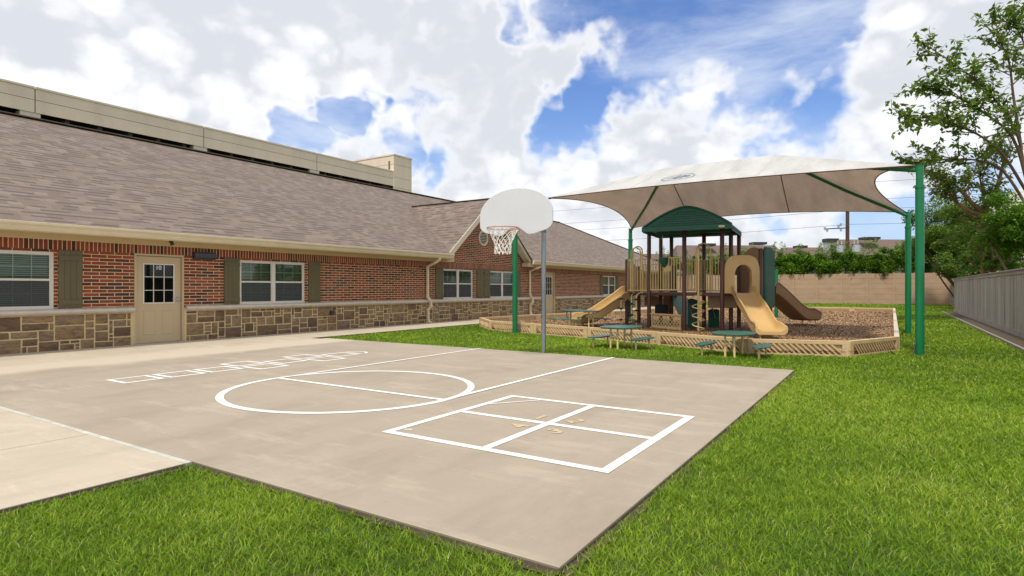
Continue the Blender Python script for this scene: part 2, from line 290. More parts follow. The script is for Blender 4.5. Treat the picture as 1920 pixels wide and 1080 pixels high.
# ---------------------------------------------------------------- mesh tools
class MB:
    def __init__(s): s.v = []; s.f = []; s.uv = []; s.tone = []; s.t = 0.5
    def add(s, vs, fs, uvs=None):
        o = len(s.v); s.v += [tuple(p) for p in vs]; s.tone += [s.t] * len(vs)
        for i, q in enumerate(fs):
            s.f.append(tuple(k + o for k in q)); s.uv.append(uvs[i] if uvs else None)
        return s
    def box(s, x0, x1, y0, y1, z0, z1):
        return s.add([(x, y, z) for z in (z0, z1) for y in (y0, y1) for x in (x0, x1)],
                     [(0, 2, 3, 1), (4, 5, 7, 6), (0, 1, 5, 4), (2, 6, 7, 3), (0, 4, 6, 2), (1, 3, 7, 5)])
    def beam(s, a, b, w, h, up=(0, 0, 1)):
        a = Vector(a); b = Vector(b); d = (b - a).normalized(); u = Vector(up)
        if abs(d.dot(u)) > .98: u = Vector((0, 1, 0))
        r = d.cross(u).normalized(); u = r.cross(d); vs = []
        for p in (a, b):
            for sx, sy in ((-1, -1), (1, -1), (1, 1), (-1, 1)): vs.append(p + r * (sx * w / 2) + u * (sy * h / 2))
        return s.add(vs, [(3, 2, 1, 0), (4, 5, 6, 7), (0, 1, 5, 4), (1, 2, 6, 5), (2, 3, 7, 6), (3, 0, 4, 7)])
    def tube(s, pts, r, n=10, cap=True):
        pts = [Vector(p) for p in pts]; rs = r if isinstance(r, (list, tuple)) else [r] * len(pts); vs = []; u = None
        for i, p in enumerate(pts):
            d = (pts[min(i + 1, len(pts) - 1)] - pts[max(i - 1, 0)])
            d = d.normalized() if d.length > 1e-9 else Vector((0, 0, 1))
            if u is None:
                u = Vector((1, 0, 0)) if abs(d.x) < .9 else Vector((0, 1, 0))
            u = (u - d * u.dot(d)).normalized(); w_ = d.cross(u)
            for k in range(n):
                t = 2 * math.pi * k / n; vs.append(p + (u * math.cos(t) + w_ * math.sin(t)) * rs[i])
        fs = []
        for i in range(len(pts) - 1):
            for k in range(n): fs.append((i * n + k, i * n + (k + 1) % n, (i + 1) * n + (k + 1) % n, (i + 1) * n + k))
        if cap: fs += [tuple(range(n - 1, -1, -1)), tuple((len(pts) - 1) * n + k for k in range(n))]
        return s.add(vs, fs)
    def prism(s, poly, o, u, v, thick):           # outline poly in the (u,v) frame at o, extruded along u x v
        o = Vector(o); u = Vector(u); v = Vector(v); n = u.cross(v).normalized() * thick; k = len(poly)
        a = [o + u * p[0] + v * p[1] for p in poly]; b = [p + n for p in a]
        return s.add(a + b, [tuple(range(k - 1, -1, -1)), tuple(range(k, 2 * k))] + [(i, (i + 1) % k, k + (i + 1) % k, k + i) for i in range(k)])
    def sheet(s, rows, thick=0):                  # grid of points
        n = len(rows[0]); vs = [p for r in rows for p in r]
        return s.add(vs, [(i * n + j, i * n + j + 1, (i + 1) * n + j + 1, (i + 1) * n + j) for i in range(len(rows) - 1) for j in range(n - 1)])
    def build(s, name, mat, parent=None, smooth=False, bevel=0, solid=0, mats=None):
        me = bpy.data.meshes.new(name); me.from_pydata(s.v, [], s.f)
        if any(u for u in s.uv):
            ul = me.uv_layers.new(name='UVMap'); i = 0
            for q, u in zip(s.f, s.uv):
                for j in range(len(q)): ul.data[i].uv = u[j] if u else (0, 0); i += 1
        ta = me.attributes.new('tone', 'FLOAT', 'POINT'); ta.data.foreach_set('value', s.tone)
        me.materials.append(MATS[mat])
        for m in (mats or ()): me.materials.append(MATS[m])
        me.validate(); me.update()
        if smooth:
            me.polygons.foreach_set('use_smooth', [True] * len(me.polygons))
            me.set_sharp_from_angle(angle=R(42))
        o = bpy.data.objects.new(name, me); C.objects.link(o)
        if solid:
            md = o.modifiers.new('t', 'SOLIDIFY'); md.thickness = solid; md.offset = 0
        if bevel:
            md = o.modifiers.new('b', 'BEVEL'); md.width = bevel; md.segments = 2; md.limit_method = 'ANGLE'; md.angle_limit = R(40)
        if parent is not None:
            o.parent = parent; W = Vector((0, 0, 0)); p = parent
            while p is not None: W += p.location; p = p.parent
            o.location = -W if not parent.get('_local') else (0, 0, 0)
        return o
def tag(o, label, cat, group=None, kind=None):
    if label: o['label'] = label
    if cat: o['category'] = cat
    if group: o['group'] = group
    if kind: o['kind'] = kind
    return o
def thing(name, loc, label, cat, group=None, rz=0, local=False):
    o = bpy.data.objects.new(name, None); C.objects.link(o); o.location = loc; o.rotation_euler = (0, 0, rz); o.empty_display_size = .2
    if local: o['_local'] = 1
    return tag(o, label, cat, group)
def kids(o): return [c for c in bpy.data.objects if c.parent == o]
def copy_tree(o, parent=None):
    c = o.copy(); C.objects.link(c)
    if parent is not None: c.parent = parent
    for k in kids(o): copy_tree(k, c)
    return c
def struct(name, mb, mat, **k): return tag(mb.build(name, mat, **k), None, None, None, 'structure')
def arc(c, r, a0, a1, n, u=(1, 0, 0), v=(0, 0, 1)):
    c = Vector(c); u = Vector(u); v = Vector(v); return [c + u * (r * math.cos(R(a0 + (a1 - a0) * i / n))) + v * (r * math.sin(R(a0 + (a1 - a0) * i / n))) for i in range(n + 1)]
def crv(pts, k=6):                                # Catmull-Rom
    P = [Vector(p) for p in pts]; P = [P[0] * 2 - P[1]] + P + [P[-1] * 2 - P[-2]]; out = []
    for i in range(1, len(P) - 2):
        for j in range(k):
            t = j / k; out.append(.5 * ((2 * P[i]) + (P[i + 1] - P[i - 1]) * t + (2 * P[i - 1] - 5 * P[i] + 4 * P[i + 1] - P[i + 2]) * t * t + (3 * P[i] - P[i - 1] - 3 * P[i + 1] + P[i + 2]) * t ** 3))
    out.append(P[-2]); return out
def text_mesh(mb, s, size, o, u, v, off=0):
    cu = bpy.data.curves.new('t', 'FONT'); cu.body = s; cu.size = size; cu.align_x = 'CENTER'; cu.align_y = 'CENTER'; cu.offset = off
    ob = bpy.data.objects.new('t', cu); C.objects.link(ob); dg = bpy.context.evaluated_depsgraph_get(); dg.update()
    me = bpy.data.meshes.new_from_object(ob.evaluated_get(dg)); o = Vector(o); u = Vector(u); v = Vector(v)
    mb.add([o + u * p.co.x + v * p.co.y for p in me.vertices], [tuple(p.vertices) for p in me.polygons])
    bpy.data.objects.remove(ob); bpy.data.curves.remove(cu); bpy.data.meshes.remove(me)

# ---------------------------------------------------------------- ground, slabs, court
GZ = -.042
m = MB(); m.add([(-900, -300, GZ), (900, -300, GZ), (900, 1500, GZ), (-900, 1500, GZ)], [(0, 1, 2, 3)]); struct('ground', m, 'lawn_soil')
m = MB(); m.box(-12.35, -1.30, 2.43, 10.30, -.2, 0); court = struct('court_slab', m, 'court_concrete', bevel=.012)
m = MB()
for y0, y1 in ((2.43, 6.3), (6.31, 10.1), (10.11, 13.6), (13.61, 17.1), (17.11, 20.6), (20.61, 24.1), (24.11, 27.6), (27.61, 31.1), (31.11, 34.6), (34.61, 40)): m.box(-14.75, -12.36 if y0 < 10 else -12.75, y0, y1, -.2, .0)
struct('sidewalk', m, 'walk_concrete', bevel=.008)
m = MB()
for x0, x1 in ((-14.75, -12.4), (-12.39, -9.2), (-9.19, -6.03), (-6.02, -4.42)): m.box(x0, x1, -6, 2.38, -.2, -.002)
struct('patio_slab', m, 'walk_concrete', bevel=.008)
m = MB(); m.box(-14.75, -4.42, 2.38, 2.43, -.2, -.004); struct('expansion_joint', m, 'joint_sealant')
# bare earth along the slab edges
m = MB()
def strip(x0, y0, x1, y1, w_):
    d = Vector((x1 - x0, y1 - y0, 0)); L_ = d.length; d.normalize(); nrm = Vector((-d.y, d.x, 0)); k = max(4, int(L_ / .12)); a = []; b = []
    for i in range(k + 1):
        p = Vector((x0, y0, GZ + .012)) + d * (L_ * i / k); a.append(p - nrm * .02); b.append(p + nrm * (w_ * random.uniform(.3, 1.2)))
    m.sheet([a, b])
strip(-1.30, 10.32, -1.30, 2.4, .06); strip(-1.28, 2.43, -4.42, 2.43, .05); strip(-4.42, 2.43, -4.42, -3, .06); strip(-12.4, 10.3, -1.3, 10.3, .03)
struct('edge_soil', m, 'dirt')
# painted lines
z1 = .004
lm = MB()
def line(x0, y0, x1, y1, w_=.075, z=z1):
    d = Vector((x1 - x0, y1 - y0, 0)).normalized(); n_ = Vector((-d.y, d.x, 0)) * (w_ / 2)
    a = Vector((x0, y0, z)); b = Vector((x1, y1, z)); lm.add([a - n_, b - n_, b + n_, a + n_], [(0, 1, 2, 3)])
def ring(cx, cy, r0, r1, a0=0, a1=360, n=96, z=z1):
    lm.sheet([[(cx + r * math.cos(R(a0 + (a1 - a0) * i / n)), cy + r * math.sin(R(a0 + (a1 - a0) * i / n)), z) for i in range(n + 1)] for r in (r1, r0)])
ring(-5.9, 5.33, 1.50, 1.59); line(-7.46, 5.33, -4.34, 5.33, .075, z1 + .0015)
line(-7.42, 5.33, -7.42, 10.28, .07, z1 + .003); line(-4.36, 5.33, -4.36, 10.28, .07, z1 + .003)
struct('key_lines', lm, 'line_paint'); lm = MB()
a_, b_, c_, d_ = -3.83, -1.71, 3.88, 5.97
for q in ((a_, c_, b_, c_), (a_, d_, b_, d_)): line(q[0] - .04, q[1], q[2] + .04, q[3], .08)
for q in ((a_, c_ + .04, a_, d_ - .04), (b_, c_ + .04, b_, d_ - .04)): line(*q, .08)
line(a_ + .04, 4.94, b_ - .04, 4.94, .08); line(-2.77, c_ + .04, -2.77, 4.90, .08); line(-2.77, 4.98, -2.77, d_ - .04, .08)
line(-3.78, 5.42, -3.42, 5.92, .03, z1 + .001); line(-3.76, 4.02, -3.70, 4.06, .03)
struct('four_square_lines', lm, 'line_paint'); lm = MB()
hx, hy, S, P_ = -9.05, 3.9, .50, .617; dg = MB(); seq = [['1'], ['2'], ['3'], ['4', '5'], ['6'], ['7', '8'], ['9']]
cells = []
for i, row in enumerate(seq):
    for j, t_ in enumerate(row):
        cells.append((hx + (0 if len(row) == 1 else (-.32, .32)[j]), hy + .27 + i * P_, t_))
for cx, cy, t_ in cells:
    e = .275; wv = .065
    for q in ((cx - e, cy - e + wv / 2, cx + e, cy - e + wv / 2), (cx - e, cy + e - wv / 2, cx + e, cy + e - wv / 2)): line(*q, wv)
    for q in ((cx - e + wv / 2, cy - e + wv, cx - e + wv / 2, cy + e - wv), (cx + e - wv / 2, cy - e + wv, cx + e - wv / 2, cy + e - wv)): line(*q, wv)
    text_mesh(dg, t_, .24, (cx, cy, z1), (1, 0, 0), (0, 1, 0), .008)
ring(hx, hy + 7 * P_, .225, .28, 0, 180, 24); line(hx - .28, hy + 7 * P_ + .0, hx + .28, hy + 7 * P_, .05)
struct('hopscotch_lines', lm, 'line_paint')
for t_, px, py, ang in (('1', 1013, 783, -35), ('2', 1078, 790, -60), ('3', 1042, 809, 20), ('4', 975, 799, 60)):
    p = gr(px, py); a = R(ang) + TH; text_mesh(dg, t_, .24, (p.x, p.y, z1), (math.cos(a), math.sin(a), 0), (-math.sin(a), math.cos(a), 0), .01)
struct('painted_numbers', dg, 'yellow_paint')

# ---------------------------------------------------------------- school building
WX = -14.63
B = thing('school_building', (-18, 20, 0), 'long low brick and stone school with brown shingle roof and olive shutters', 'building')
WIN = [(3.10, 5.17), (9.32, 11.4), (17.81, 19.75), (20.98, 23.0), (32.84, 34.8)]; DOORS = [(6.71, 7.84), (25.76, 26.78)]
SHUT = [(5.235, 5.67), (8.87, 9.305), (11.51, 11.94), (17.33, 17.79), (20.0, 20.44), (20.51, 20.965), (23.03, 23.48), (32.42, 32.82), (34.83, 35.25), (2.60, 3.08)]
Z0, Z1, ZT = .87, 2.05, 2.10
def facade(name, mat, za, zb, opens, x, y0=-6, y1=47.2, dep=.09):
    mb = MB(); ys = sorted({y0, y1, *[o for q in opens for o in q[:2]]}); zs = sorted({za, zb, *[min(max(o, za), zb) for q in opens for o in q[2:]]})
    for i in range(len(ys) - 1):
        for j in range(len(zs) - 1):
            cy, cz = (ys[i] + ys[i + 1]) / 2, (zs[j] + zs[j + 1]) / 2
            if any(q[0] < cy < q[1] and q[2] < cz < q[3] for q in opens): continue
            mb.add([(x, ys[i], zs[j]), (x, ys[i + 1], zs[j]), (x, ys[i + 1], zs[j + 1]), (x, ys[i], zs[j + 1])], [(0, 1, 2, 3)])
    for a, b, c, d in opens:
        c = max(c, za); d = min(d, zb)
        mb.add([(x, a, c), (x, b, c), (x, b, d), (x, a, d), (x - dep, a, c), (x - dep, b, c), (x - dep, b, d), (x - dep, a, d)], [(0, 3, 7, 4), (1, 5, 6, 2)] + ([(3, 2, 6, 7)] if d < zb - .001 or zb > 2 else []) + ([(0, 4, 5, 1)] if c > za + .001 else []))
    return mb.build(name, mat, B)
wo = [(a, b, Z0 - .03, Z1) for a, b in WIN] + [(a, b, 0, ZT - .0) for a, b in DOORS]
facade('brick_wall', 'brick', .80, ZT, wo, WX)
sb = MB(); sb.box(WX - .1, WX + .004, -6, 47.2, ZT, 2.30); sb.build('soldier_course', 'soldier_brick', B)
sb = MB(); sb.add([(WX, 17.6, 2.30), (WX, 23.9, 2.30), (WX, 20.75, 5.08)], [(0, 1, 2)]); sb.build('gable_wall', 'brick', B)
# stone base: real stones on a mortar backing
facade('mortar_bed', 'mortar', -.1, .80, [(a, b, -.2, .9) for a, b in DOORS], WX + .018, dep=.1)
def stones(y0, y1):
    u = .092; nx = int((y1 - y0) / u); nz = 10; zb = -.03; hz = (.735 - zb) / nz; occ = np.zeros((nx, nz), bool); mb = MB()
    for j in range(nz):
        for i in range(nx):
            if occ[i, j]: continue
            big = random.random(); W_, H_ = (random.choice((5, 6, 7)), 4) if big < .16 else ((random.choice((3, 4)), 3) if big < .40 else (random.choice((3, 4, 5)), 2) if big < .75 else (random.choice((1, 2, 2)), random.choice((1, 2))))
            a = 0
            while a < W_ and i + a < nx and not occ[i + a, j]: a += 1
            b = 1
            while b < H_ and j + b < nz and not occ[i:i + a, j + b].any(): b += 1
            occ[i:i + a, j:j + b] = True
            g = .0065; ya, yb = y0 + i * u + g + random.uniform(0, .005), y0 + (i + a) * u - g - random.uniform(0, .005); za, zb_ = zb + j * hz + g, zb + (j + b) * hz - g
            mb.t = random.random(); x0 = WX + .012; x1 = WX + .028 + random.uniform(-.003, .006); r = min(.02, (yb - ya) * .2, (zb_ - za) * .25)
            jt = lambda: random.uniform(-.005, .005)
            o1 = [(x0, ya, za), (x0, yb, za), (x0, yb, zb_), (x0, ya, zb_)]
            def ringp(x, e): 
                c = e * .9
                return [(x, ya + e + c, za + e), (x, yb - e - c, za + e), (x, yb - e, za + e + c), (x, yb - e, zb_ - e - c), (x, yb - e - c, zb_ - e), (x, ya + e + c, zb_ - e), (x, ya + e, zb_ - e - c), (x, ya + e, za + e + c)]
            A = [(p[0], p[1] + jt(), p[2] + jt()) for p in ringp(x0, .003 + r * .15)]; Bq = [(x1 - .008, A[k][1], A[k][2]) for k in range(8)]; Cq = [(x1, *p[1:]) for p in ringp(x1, r * .8)]
            mb.add(A + Bq + Cq, [(k, (k + 1) % 8, 8 + (k + 1) % 8, 8 + k) for k in range(8)] + [(8 + k, 8 + (k + 1) % 8, 16 + (k + 1) % 8, 16 + k) for k in range(8)] + [tuple(range(16, 24))])
    return mb
segs = [(-1, 6.68), (7.88, 25.72), (26.82, 47.1)]
for a, b in segs:
    stones(a, b).build('stone_base', 'stone', B, smooth=True)
    sb = MB(); prof = [(WX - .02, .75), (WX + .07, .745), (WX + .105, .765), (WX + .12, .80), (WX + .105, .835), (WX + .07, .85), (WX - .02, .87)]
    sb.sheet([[(x, y, z) for x, z in prof] for y in np.arange(a, b + .001, (b - a) / max(1, round((b - a) / 1.6)))])
    for y in (a, b): sb.add([(x, y, z) for x, z in prof], [tuple(range(7))])
    sb.build('sill_band', 'sill', B, smooth=True)
sb = MB(); sb.box(-28.6, WX - .35, -6, 47.2, -.1, 2.42); sb.build('inner_core', 'dark_room', B)
# windows
def window(y0, y1):
    x = WX - .045; f = MB(); W_ = y1 - y0; zb = Z0; zt = Z1; fw = .045
    f.box(x - .05, x + .02, y0, y1, zt - fw, zt); f.box(x - .05, x + .03, y0, y1, zb - .03, zb + .03)
    for ya, yb in ((y0, y0 + fw), (y1 - fw, y1)): f.box(x - .05, x + .02, ya, yb, zb + .03, zt - fw)
    ym = (y0 + y1) / 2; f.box(x - .05, x + .022, ym - .045, ym + .045, zb + .03, zt - fw)
    zm = (zb + zt) / 2 + .01
    for a, b in ((y0 + fw, ym - .045), (ym + .045, y1 - fw)):
        f.box(x - .04, x + .008, a, b, zm - .022, zm + .022)
        for ya, yb in ((a, a + .025), (b - .025, b)): f.box(x - .04, x + .006, ya, yb, zb + .03, zt - fw)
        f.box(x - .04, x + .005, a, b, zb + .03, zb + .06); f.box(x - .04, x + .005, a, b, zt - fw - .025, zt - fw)
    wn = f.build('window', 'frame_white', B)
    g = MB(); mu = MB(); s_ = MB(); bl = MB()
    for a, b in ((y0 + fw + .02, ym - .065), (ym + .065, y1 - fw - .02)):
        g.add([(x - .02, a, zb + .05), (x - .02, b, zb + .05), (x - .02, b, zt - .06), (x - .02, a, zt - .06)], [(0, 1, 2, 3)])
        s_.add([(x - .006, a, zb + .05), (x - .006, b, zb + .05), (x - .006, b, zm - .02), (x - .006, a, zm - .02)], [(0, 1, 2, 3)])
        for za, zc in ((zm + .022, zt - fw - .025), (zb + .06, zm - .022)):
            for k in (1, 2): yy = a + (b - a) * k / 3; mu.box(x - .034, x - .022, yy - .008, yy + .008, za, zc)
            zz = (za + zc) / 2; mu.box(x - .033, x - .0235, a, b, zz - .008, zz + .008)
        n = 26
        for k in range(n):
            zz = zb + .05 + (zt - zb - .1) * k / n + .01; bl.add([(x - .085, a, zz - .012), (x - .085, b, zz - .012), (x - .055, b, zz + .014), (x - .055, a, zz + .014)], [(0, 1, 2, 3)])
    g.build('glass', 'glass', wn); mu.build('glazing_bars', 'muntin', wn); s_.build('insect_screen', 'screen', wn); bl.build('blind', 'blind', wn)
    bx = MB(); bx.add([(x - .12, y0, zb), (x - .12, y1, zb), (x - .12, y1, zt), (x - .12, y0, zt)], [(0, 1, 2, 3)]); bx.build('dark_interior', 'dark_room', wn)
for q in WIN: window(*q)
for a, b in SHUT:
    s_ = MB(); n = 4
    for k in range(n): ya = a + (b - a) * k / n; s_.box(WX, WX + .03, ya + .0015, a + (b - a) * (k + 1) / n - .0015, .885, 2.095)
    for zz in (1.00, 1.93): s_.box(WX + .03, WX + .048, a + .002, b - .002, zz - .05, zz + .05)
    s_.build('shutter', 'olive', B, bevel=.003)
# doors
def door(y0, y1, number=None):
    x = WX - .05; W_ = y1 - y0; fr = MB()
    fr.box(x - .06, WX + .012, y0, y0 + .045, 0, 2.055); fr.box(x - .06, WX + .012, y1 - .045, y1, 0, 2.055); fr.box(x - .06, WX + .012, y0, y1, 2.055, 2.10)
    a, b = y0 + .05, y1 - .05; l0, l1 = a + .15 * (b - a), b - .15 * (b - a); la, lb = .93, 1.88; lf = MB()
    X0, X1 = x - .045, x
    for q in ((a, l0, .02, 2.045), (l1, b, .02, 2.045), (l0, l1, .02, la), (l0, l1, lb, 2.045)): lf.box(X0, X1, *q)
    mid = (a + b) / 2
    for pa, pb in ((l0 + .01, mid - .07), (mid + .07, l1 - .01)):     # raised panels
        za, zb = .20, .78; e = .03
        lf.add([(X1, pa, za), (X1, pb, za), (X1, pb, zb), (X1, pa, zb), (X1 + .010, pa + .012, za + .012), (X1 + .010, pb - .012, za + .012), (X1 + .010, pb - .012, zb - .012), (X1 + .010, pa + .012, zb - .012),
                (X1 + .002, pa + e, za + e), (X1 + .002, pb - e, za + e), (X1 + .002, pb - e, zb - e), (X1 + .002, pa + e, zb - e)],
               [(i, (i + 1) % 4, 4 + (i + 1) % 4, 4 + i) for i in range(4)] + [(4 + i, 4 + (i + 1) % 4, 8 + (i + 1) % 4, 8 + i) for i in range(4)] + [(8, 9, 10, 11)])
    d_ = lf.build('door', 'door_paint', B); fr.build('door_frame', 'door_paint', d_, bevel=.004)
    t = MB(); w_ = .028
    for q in ((l0, l0 + w_, la, lb), (l1 - w_, l1, la, lb), (l0 + w_, l1 - w_, la, la + w_), (l0 + w_, l1 - w_, lb - w_, lb)): t.box(X1, X1 + .014, *q)
    for k in (1, 2):
        yy = l0 + (l1 - l0) * k / 3; t.box(X1 - .01, X1 + .008, yy - .007, yy + .007, la + w_, lb - w_)
        zz = la + (lb - la) * k / 3; t.box(X1 - .011, X1 + .007, l0 + w_, l1 - w_, zz - .007, zz + .007)
    t.build('window_grille', 'frame_white', d_)
    g = MB(); g.add([(X1 - .015, l0, la), (X1 - .015, l1, la), (X1 - .015, l1, lb), (X1 - .015, l0, lb)], [(0, 1, 2, 3)]); g.build('door_glass', 'glass_dark', d_)
    h = MB(); yy = b - .07; h.tube([(X1, yy, 1.03), (X1 + .035, yy, 1.03)], .034, 14); h.tube([(X1 + .05, yy, 1.03), (X1 + .055, yy - .05, 1.03), (X1 + .05, yy - .15, 1.03)], .012, 8); h.box(X1, X1 + .008, yy - .03, yy + .045, .97, 1.09); h.build('door_handle', 'steel', d_, smooth=True)
    th = MB(); th.box(X1 - .05, WX + .05, y0 + .0, y1, -.0, .018); th.box(X1 + .001, X1 + .006, a, a + .02, .02, 2.04); th.build('threshold', 'steel', d_)
    bk = MB(); bk.add([(X1 - .3, y0, .3), (X1 - .3, y1, .3), (X1 - .3, y1, 2), (X1 - .3, y0, 2)], [(0, 1, 2, 3)]); bk.build('dark_interior', 'dark_room', d_)
    if number:
        n = MB(); text_mesh(n, number, .14, (X1 - .012, (l0 + l1) / 2, lb - .10), (0, 1, 0), (0, 0, 1), .003); n.build('door_number', 'white_board', d_)
door(*DOORS[0], '10'); door(*DOORS[1])
# frieze, soffit, fascia, gutter
EX, EZ = -14.12, 2.60; RX, RZ = -21.6, 6.35
def eave(y0, y1, e0=False):
    f = MB(); f.box(WX - .02, WX + .03, y0, y1, 2.30, 2.44); f.build('frieze_board', 'soffit', B)
    f = MB(); f.box(WX + .03, EX, y0, y1, 2.435, 2.45); f.build('soffit', 'soffit', B)
    f = MB(); prof = [(EX - .01, 2.40), (EX + .05, 2.42), (EX + .075, 2.47), (EX + .075, 2.50), (EX + .12, 2.545), (EX + .12, 2.585), (EX + .10, 2.59), (EX + .10, 2.57), (EX + .01, 2.57)]
    f.sheet([[(x, y, z) for x, z in prof] for y in (y0, y1)])
    for y in (y0, y1): f.add([(x, y, z) for x, z in prof], [tuple(range(len(prof)))])
    f.box(EX - .03, EX - .005, y0, y1, 2.40, 2.60); f.build('gutter', 'gutter', B)
eave(-6, 17.75); eave(23.75, 47.7)
# roof: one shingled shell made of planes with metre-true UVs
rf = MB()
def rplane(pts, ud, vd):
    u = Vector(ud).normalized(); v = Vector(vd).normalized(); rf.add(pts, [tuple(range(len(pts)))], [[(Vector(p).dot(u), Vector(p).dot(v)) for p in pts]])
sl = (-1, 0, .5); Y_S = -9.0
# east slope: split around the cross gable (valleys meet at x=-19.08)
GA = (-14.02, 20.75, 5.13); VM = (-19.16, 20.75, 5.13); VL = (EX, 17.75, EZ); VR = (EX, 23.75, EZ)
rplane([(EX, Y_S, EZ), VL, VM, (RX, 20.75, RZ), (RX, Y_S, RZ)], (0, 1, 0), sl)
rplane([VR, (EX, 47.7, EZ), (RX, 40.2, RZ), (RX, 20.75, RZ), VM], (0, 1, 0), sl)
rplane([(EX, 47.7, EZ), (-29.1, 47.7, EZ), (RX, 40.2, RZ)], (1, 0, 0), (0, -1, .5))
rplane([(-29.1, 47.7, EZ), (-29.1, Y_S, EZ), (RX, Y_S, RZ), (RX, 40.2, RZ)], (0, 1, 0), (1, 0, .5))
gx = -14.22
rplane([VL, (gx, 17.75, EZ), (gx, 20.75, 5.13), VM], (1, 0, 0), (0, 3.0, 2.53)); rplane([(gx, 23.75, EZ), VR, VM, (gx, 20.75, 5.13)], (1, 0, 0), (0, -3.0, 2.53))
rf.v = [(x, y, z + .0) for x, y, z in rf.v]; rf.build('roof', 'shingle', B)
rd = MB(); rd.beam((RX, Y_S, RZ + .02), (RX, 40.2, RZ + .02), .26, .03); rd.beam((RX, 40.2, RZ + .02), (EX, 47.7, EZ + .03), .24, .03); rd.beam((gx, 20.75, 5.128), (-18.9, 20.75, 5.128), .2, .02); rd.build('ridge_cap', 'ridge_shingle', B)
for s_ in (1, -1):
    rk = MB()
    a = Vector((-14.235, 20.75 - s_ * 3.12, EZ - .13)); b = Vector((-14.235, 20.75, 5.09 - .02)); rk.beam(a, b + Vector((0, s_ * .04, .0)), .03, .20, (0, -s_ * 2.53, 3))
    a2 = a + Vector((-.2, 0, -.03)); b2 = b + Vector((-.2, 0, -.03)); rk.beam(a2, b2, .40, .02, (0, -s_ * 2.53, 3)); rk.build('rake_board', 'rake_trim', B)
for s_ in (1, -1):           # boxed eave returns at the gable feet
    y = 20.75 - s_ * 3.0; t = MB(); t.prism([(0, 0), (.42, 0), (.42, .16), (.0, .30), (-.12, .30)] if s_ > 0 else [(0, 0), (-.42, 0), (-.42, .16), (0, .30), (.12, .30)], (WX + .05, y - s_ * .20, 2.30), (0, s_ * s_, 0), (0, 0, 1), .36); t.build('eave_return', 'soffit', B)
v = MB(); vc = Vector((WX, 20.45, 3.42)); n = 32
v.sheet([[vc + Vector((dx, r * math.cos(2 * math.pi * k / n), r * math.sin(2 * math.pi * k / n))) for k in range(n + 1)] for dx, r in ((0, .33), (.05, .33), (.06, .31), (.05, .27), (0, .27))])
for k in range(8):
    zz = -.23 + k * .066; hw = math.sqrt(.27 ** 2 - zz ** 2); v.beam(vc + Vector((.03, -hw, zz)), vc + Vector((.03, hw, zz)), .03, .022)
vo = v.build('gable_vent', 'rake_trim', B); v = MB(); v.tube([vc + Vector((.002, 0, 0)), vc + Vector((.008, 0, 0))], .27, 24); v.build('vent_opening', 'dark_room', vo)
for y in (16.81, 24.22):
    t = MB(); P = [(EX + .05, y + .12 if y < 20 else y + .35, 2.42), (EX + .04, y + .1 if y < 20 else y + .3, 2.34), (EX - .1, y, 2.22), (WX + .075, y, 2.10), (WX + .075, y, 1.0), (WX + .09, y + .02, .93), (WX + .19, y + .05, .80), (WX + .19, y + .05, .62), (WX + .10, y, .50), (WX + .10, y, .10), (WX + .16, y + .01, .03)]
    for i in range(len(P) - 1): t.beam(P[i], P[i + 1], .085, .075, (1, 0, 0) if abs(P[i][2] - P[i + 1][2]) > .03 else (0, 0, 1))
    for p in P[1:-1]: t.box(p[0] - .046, p[0] + .046, p[1] - .05, p[1] + .05, p[2] - .03, p[2] + .03)
    t.box(WX + .05, WX + .24, y - .06, y + .07, .0, .055); t.build('downspout', 'gutter', B, bevel=.006)
t = MB(); pr = [(0, -.09), (.06, -.10), (.12, -.05), (.13, .03), (.10, .09), (0, .09)]
t.sheet([[(WX + x, 8.05 + .55 * k, 2.11 + z) for x, z in pr] for k in (0, .5, 1)])
for y in (8.05, 8.60): t.add([(WX + x, y, 2.11 + z) for x, z in pr], [tuple(range(6))])
t.build('wall_light', 'metal_dark', B, smooth=True)
t = MB(); t.tube([(WX + .22, 7.42, 2.435), (WX + .22, 7.42, 2.40), (WX + .25, 7.42, 2.375), (WX + .27, 7.42, 2.33)], [.05, .05, .035, .05], 12); t.build('soffit_light', 'metal_dark', B, smooth=True)
t = MB(); t.tube([(WX + .22, 25.3, 2.435), (WX + .22, 25.3, 2.39), (WX + .27, 25.3, 2.33)], [.05, .05, .05], 12); t.build('soffit_light', 'metal_dark', B)
p = at(620, 589, 18.3); t = MB(); t.box(WX + .04, WX + .11, p.y - .06, p.y + .06, .46, .60); t.build('outlet_box', 'metal_dark', B, bevel=.01); t = MB(); t.tube([(WX + .03, p.y + .15, .62), (WX + .12, p.y + .15, .62), (WX + .12, p.y + .15, .57)], .014, 8); t.build('water_tap', 'steel', B)

# ---------------------------------------------------------------- parking garage behind
G = thing('parking_garage', (-50, 25, 0), 'pale precast concrete parking garage rising behind the long brown school roof', 'building')
GX = -45.0; zt, zb = 13.87, 12.25; J = [14.9 + 10.75 * k for k in range(-4, 4)]; YE = 46.4
m = MB()
for i in range(len(J)):
    a = J[i] + .03; b = (J[i + 1] if i + 1 < len(J) else YE) - .03
    if b <= a: continue
    b = min(b, YE - .02)
    m.box(GX - .2, GX, a, b, zb, zb + .78); m.box(GX - .2, GX, a, b, zb + .81, zt - .12); m.box(GX - .24, GX + .05, a, b, zt - .12, zt)
m.build('parapet', 'precast', G)
m = MB(); m.box(GX - .22, GX - .04, -30, YE, zb, zt - .13); m.build('parapet_joint', 'precast_joint', G)
for y in J: m = MB(); m.box(GX - .75, GX - .05, y - .75, y + .30, 0, zb); m.build('column', 'garage_column', G)
m = MB(); m.box(GX - 30, GX - .25, -30, YE, zb + .45, zb + .6)
for k in range(40): y = -29 + k * 1.9; m.box(GX - 28, GX - .3, y, y + .25, zb - .25, zb + .45)
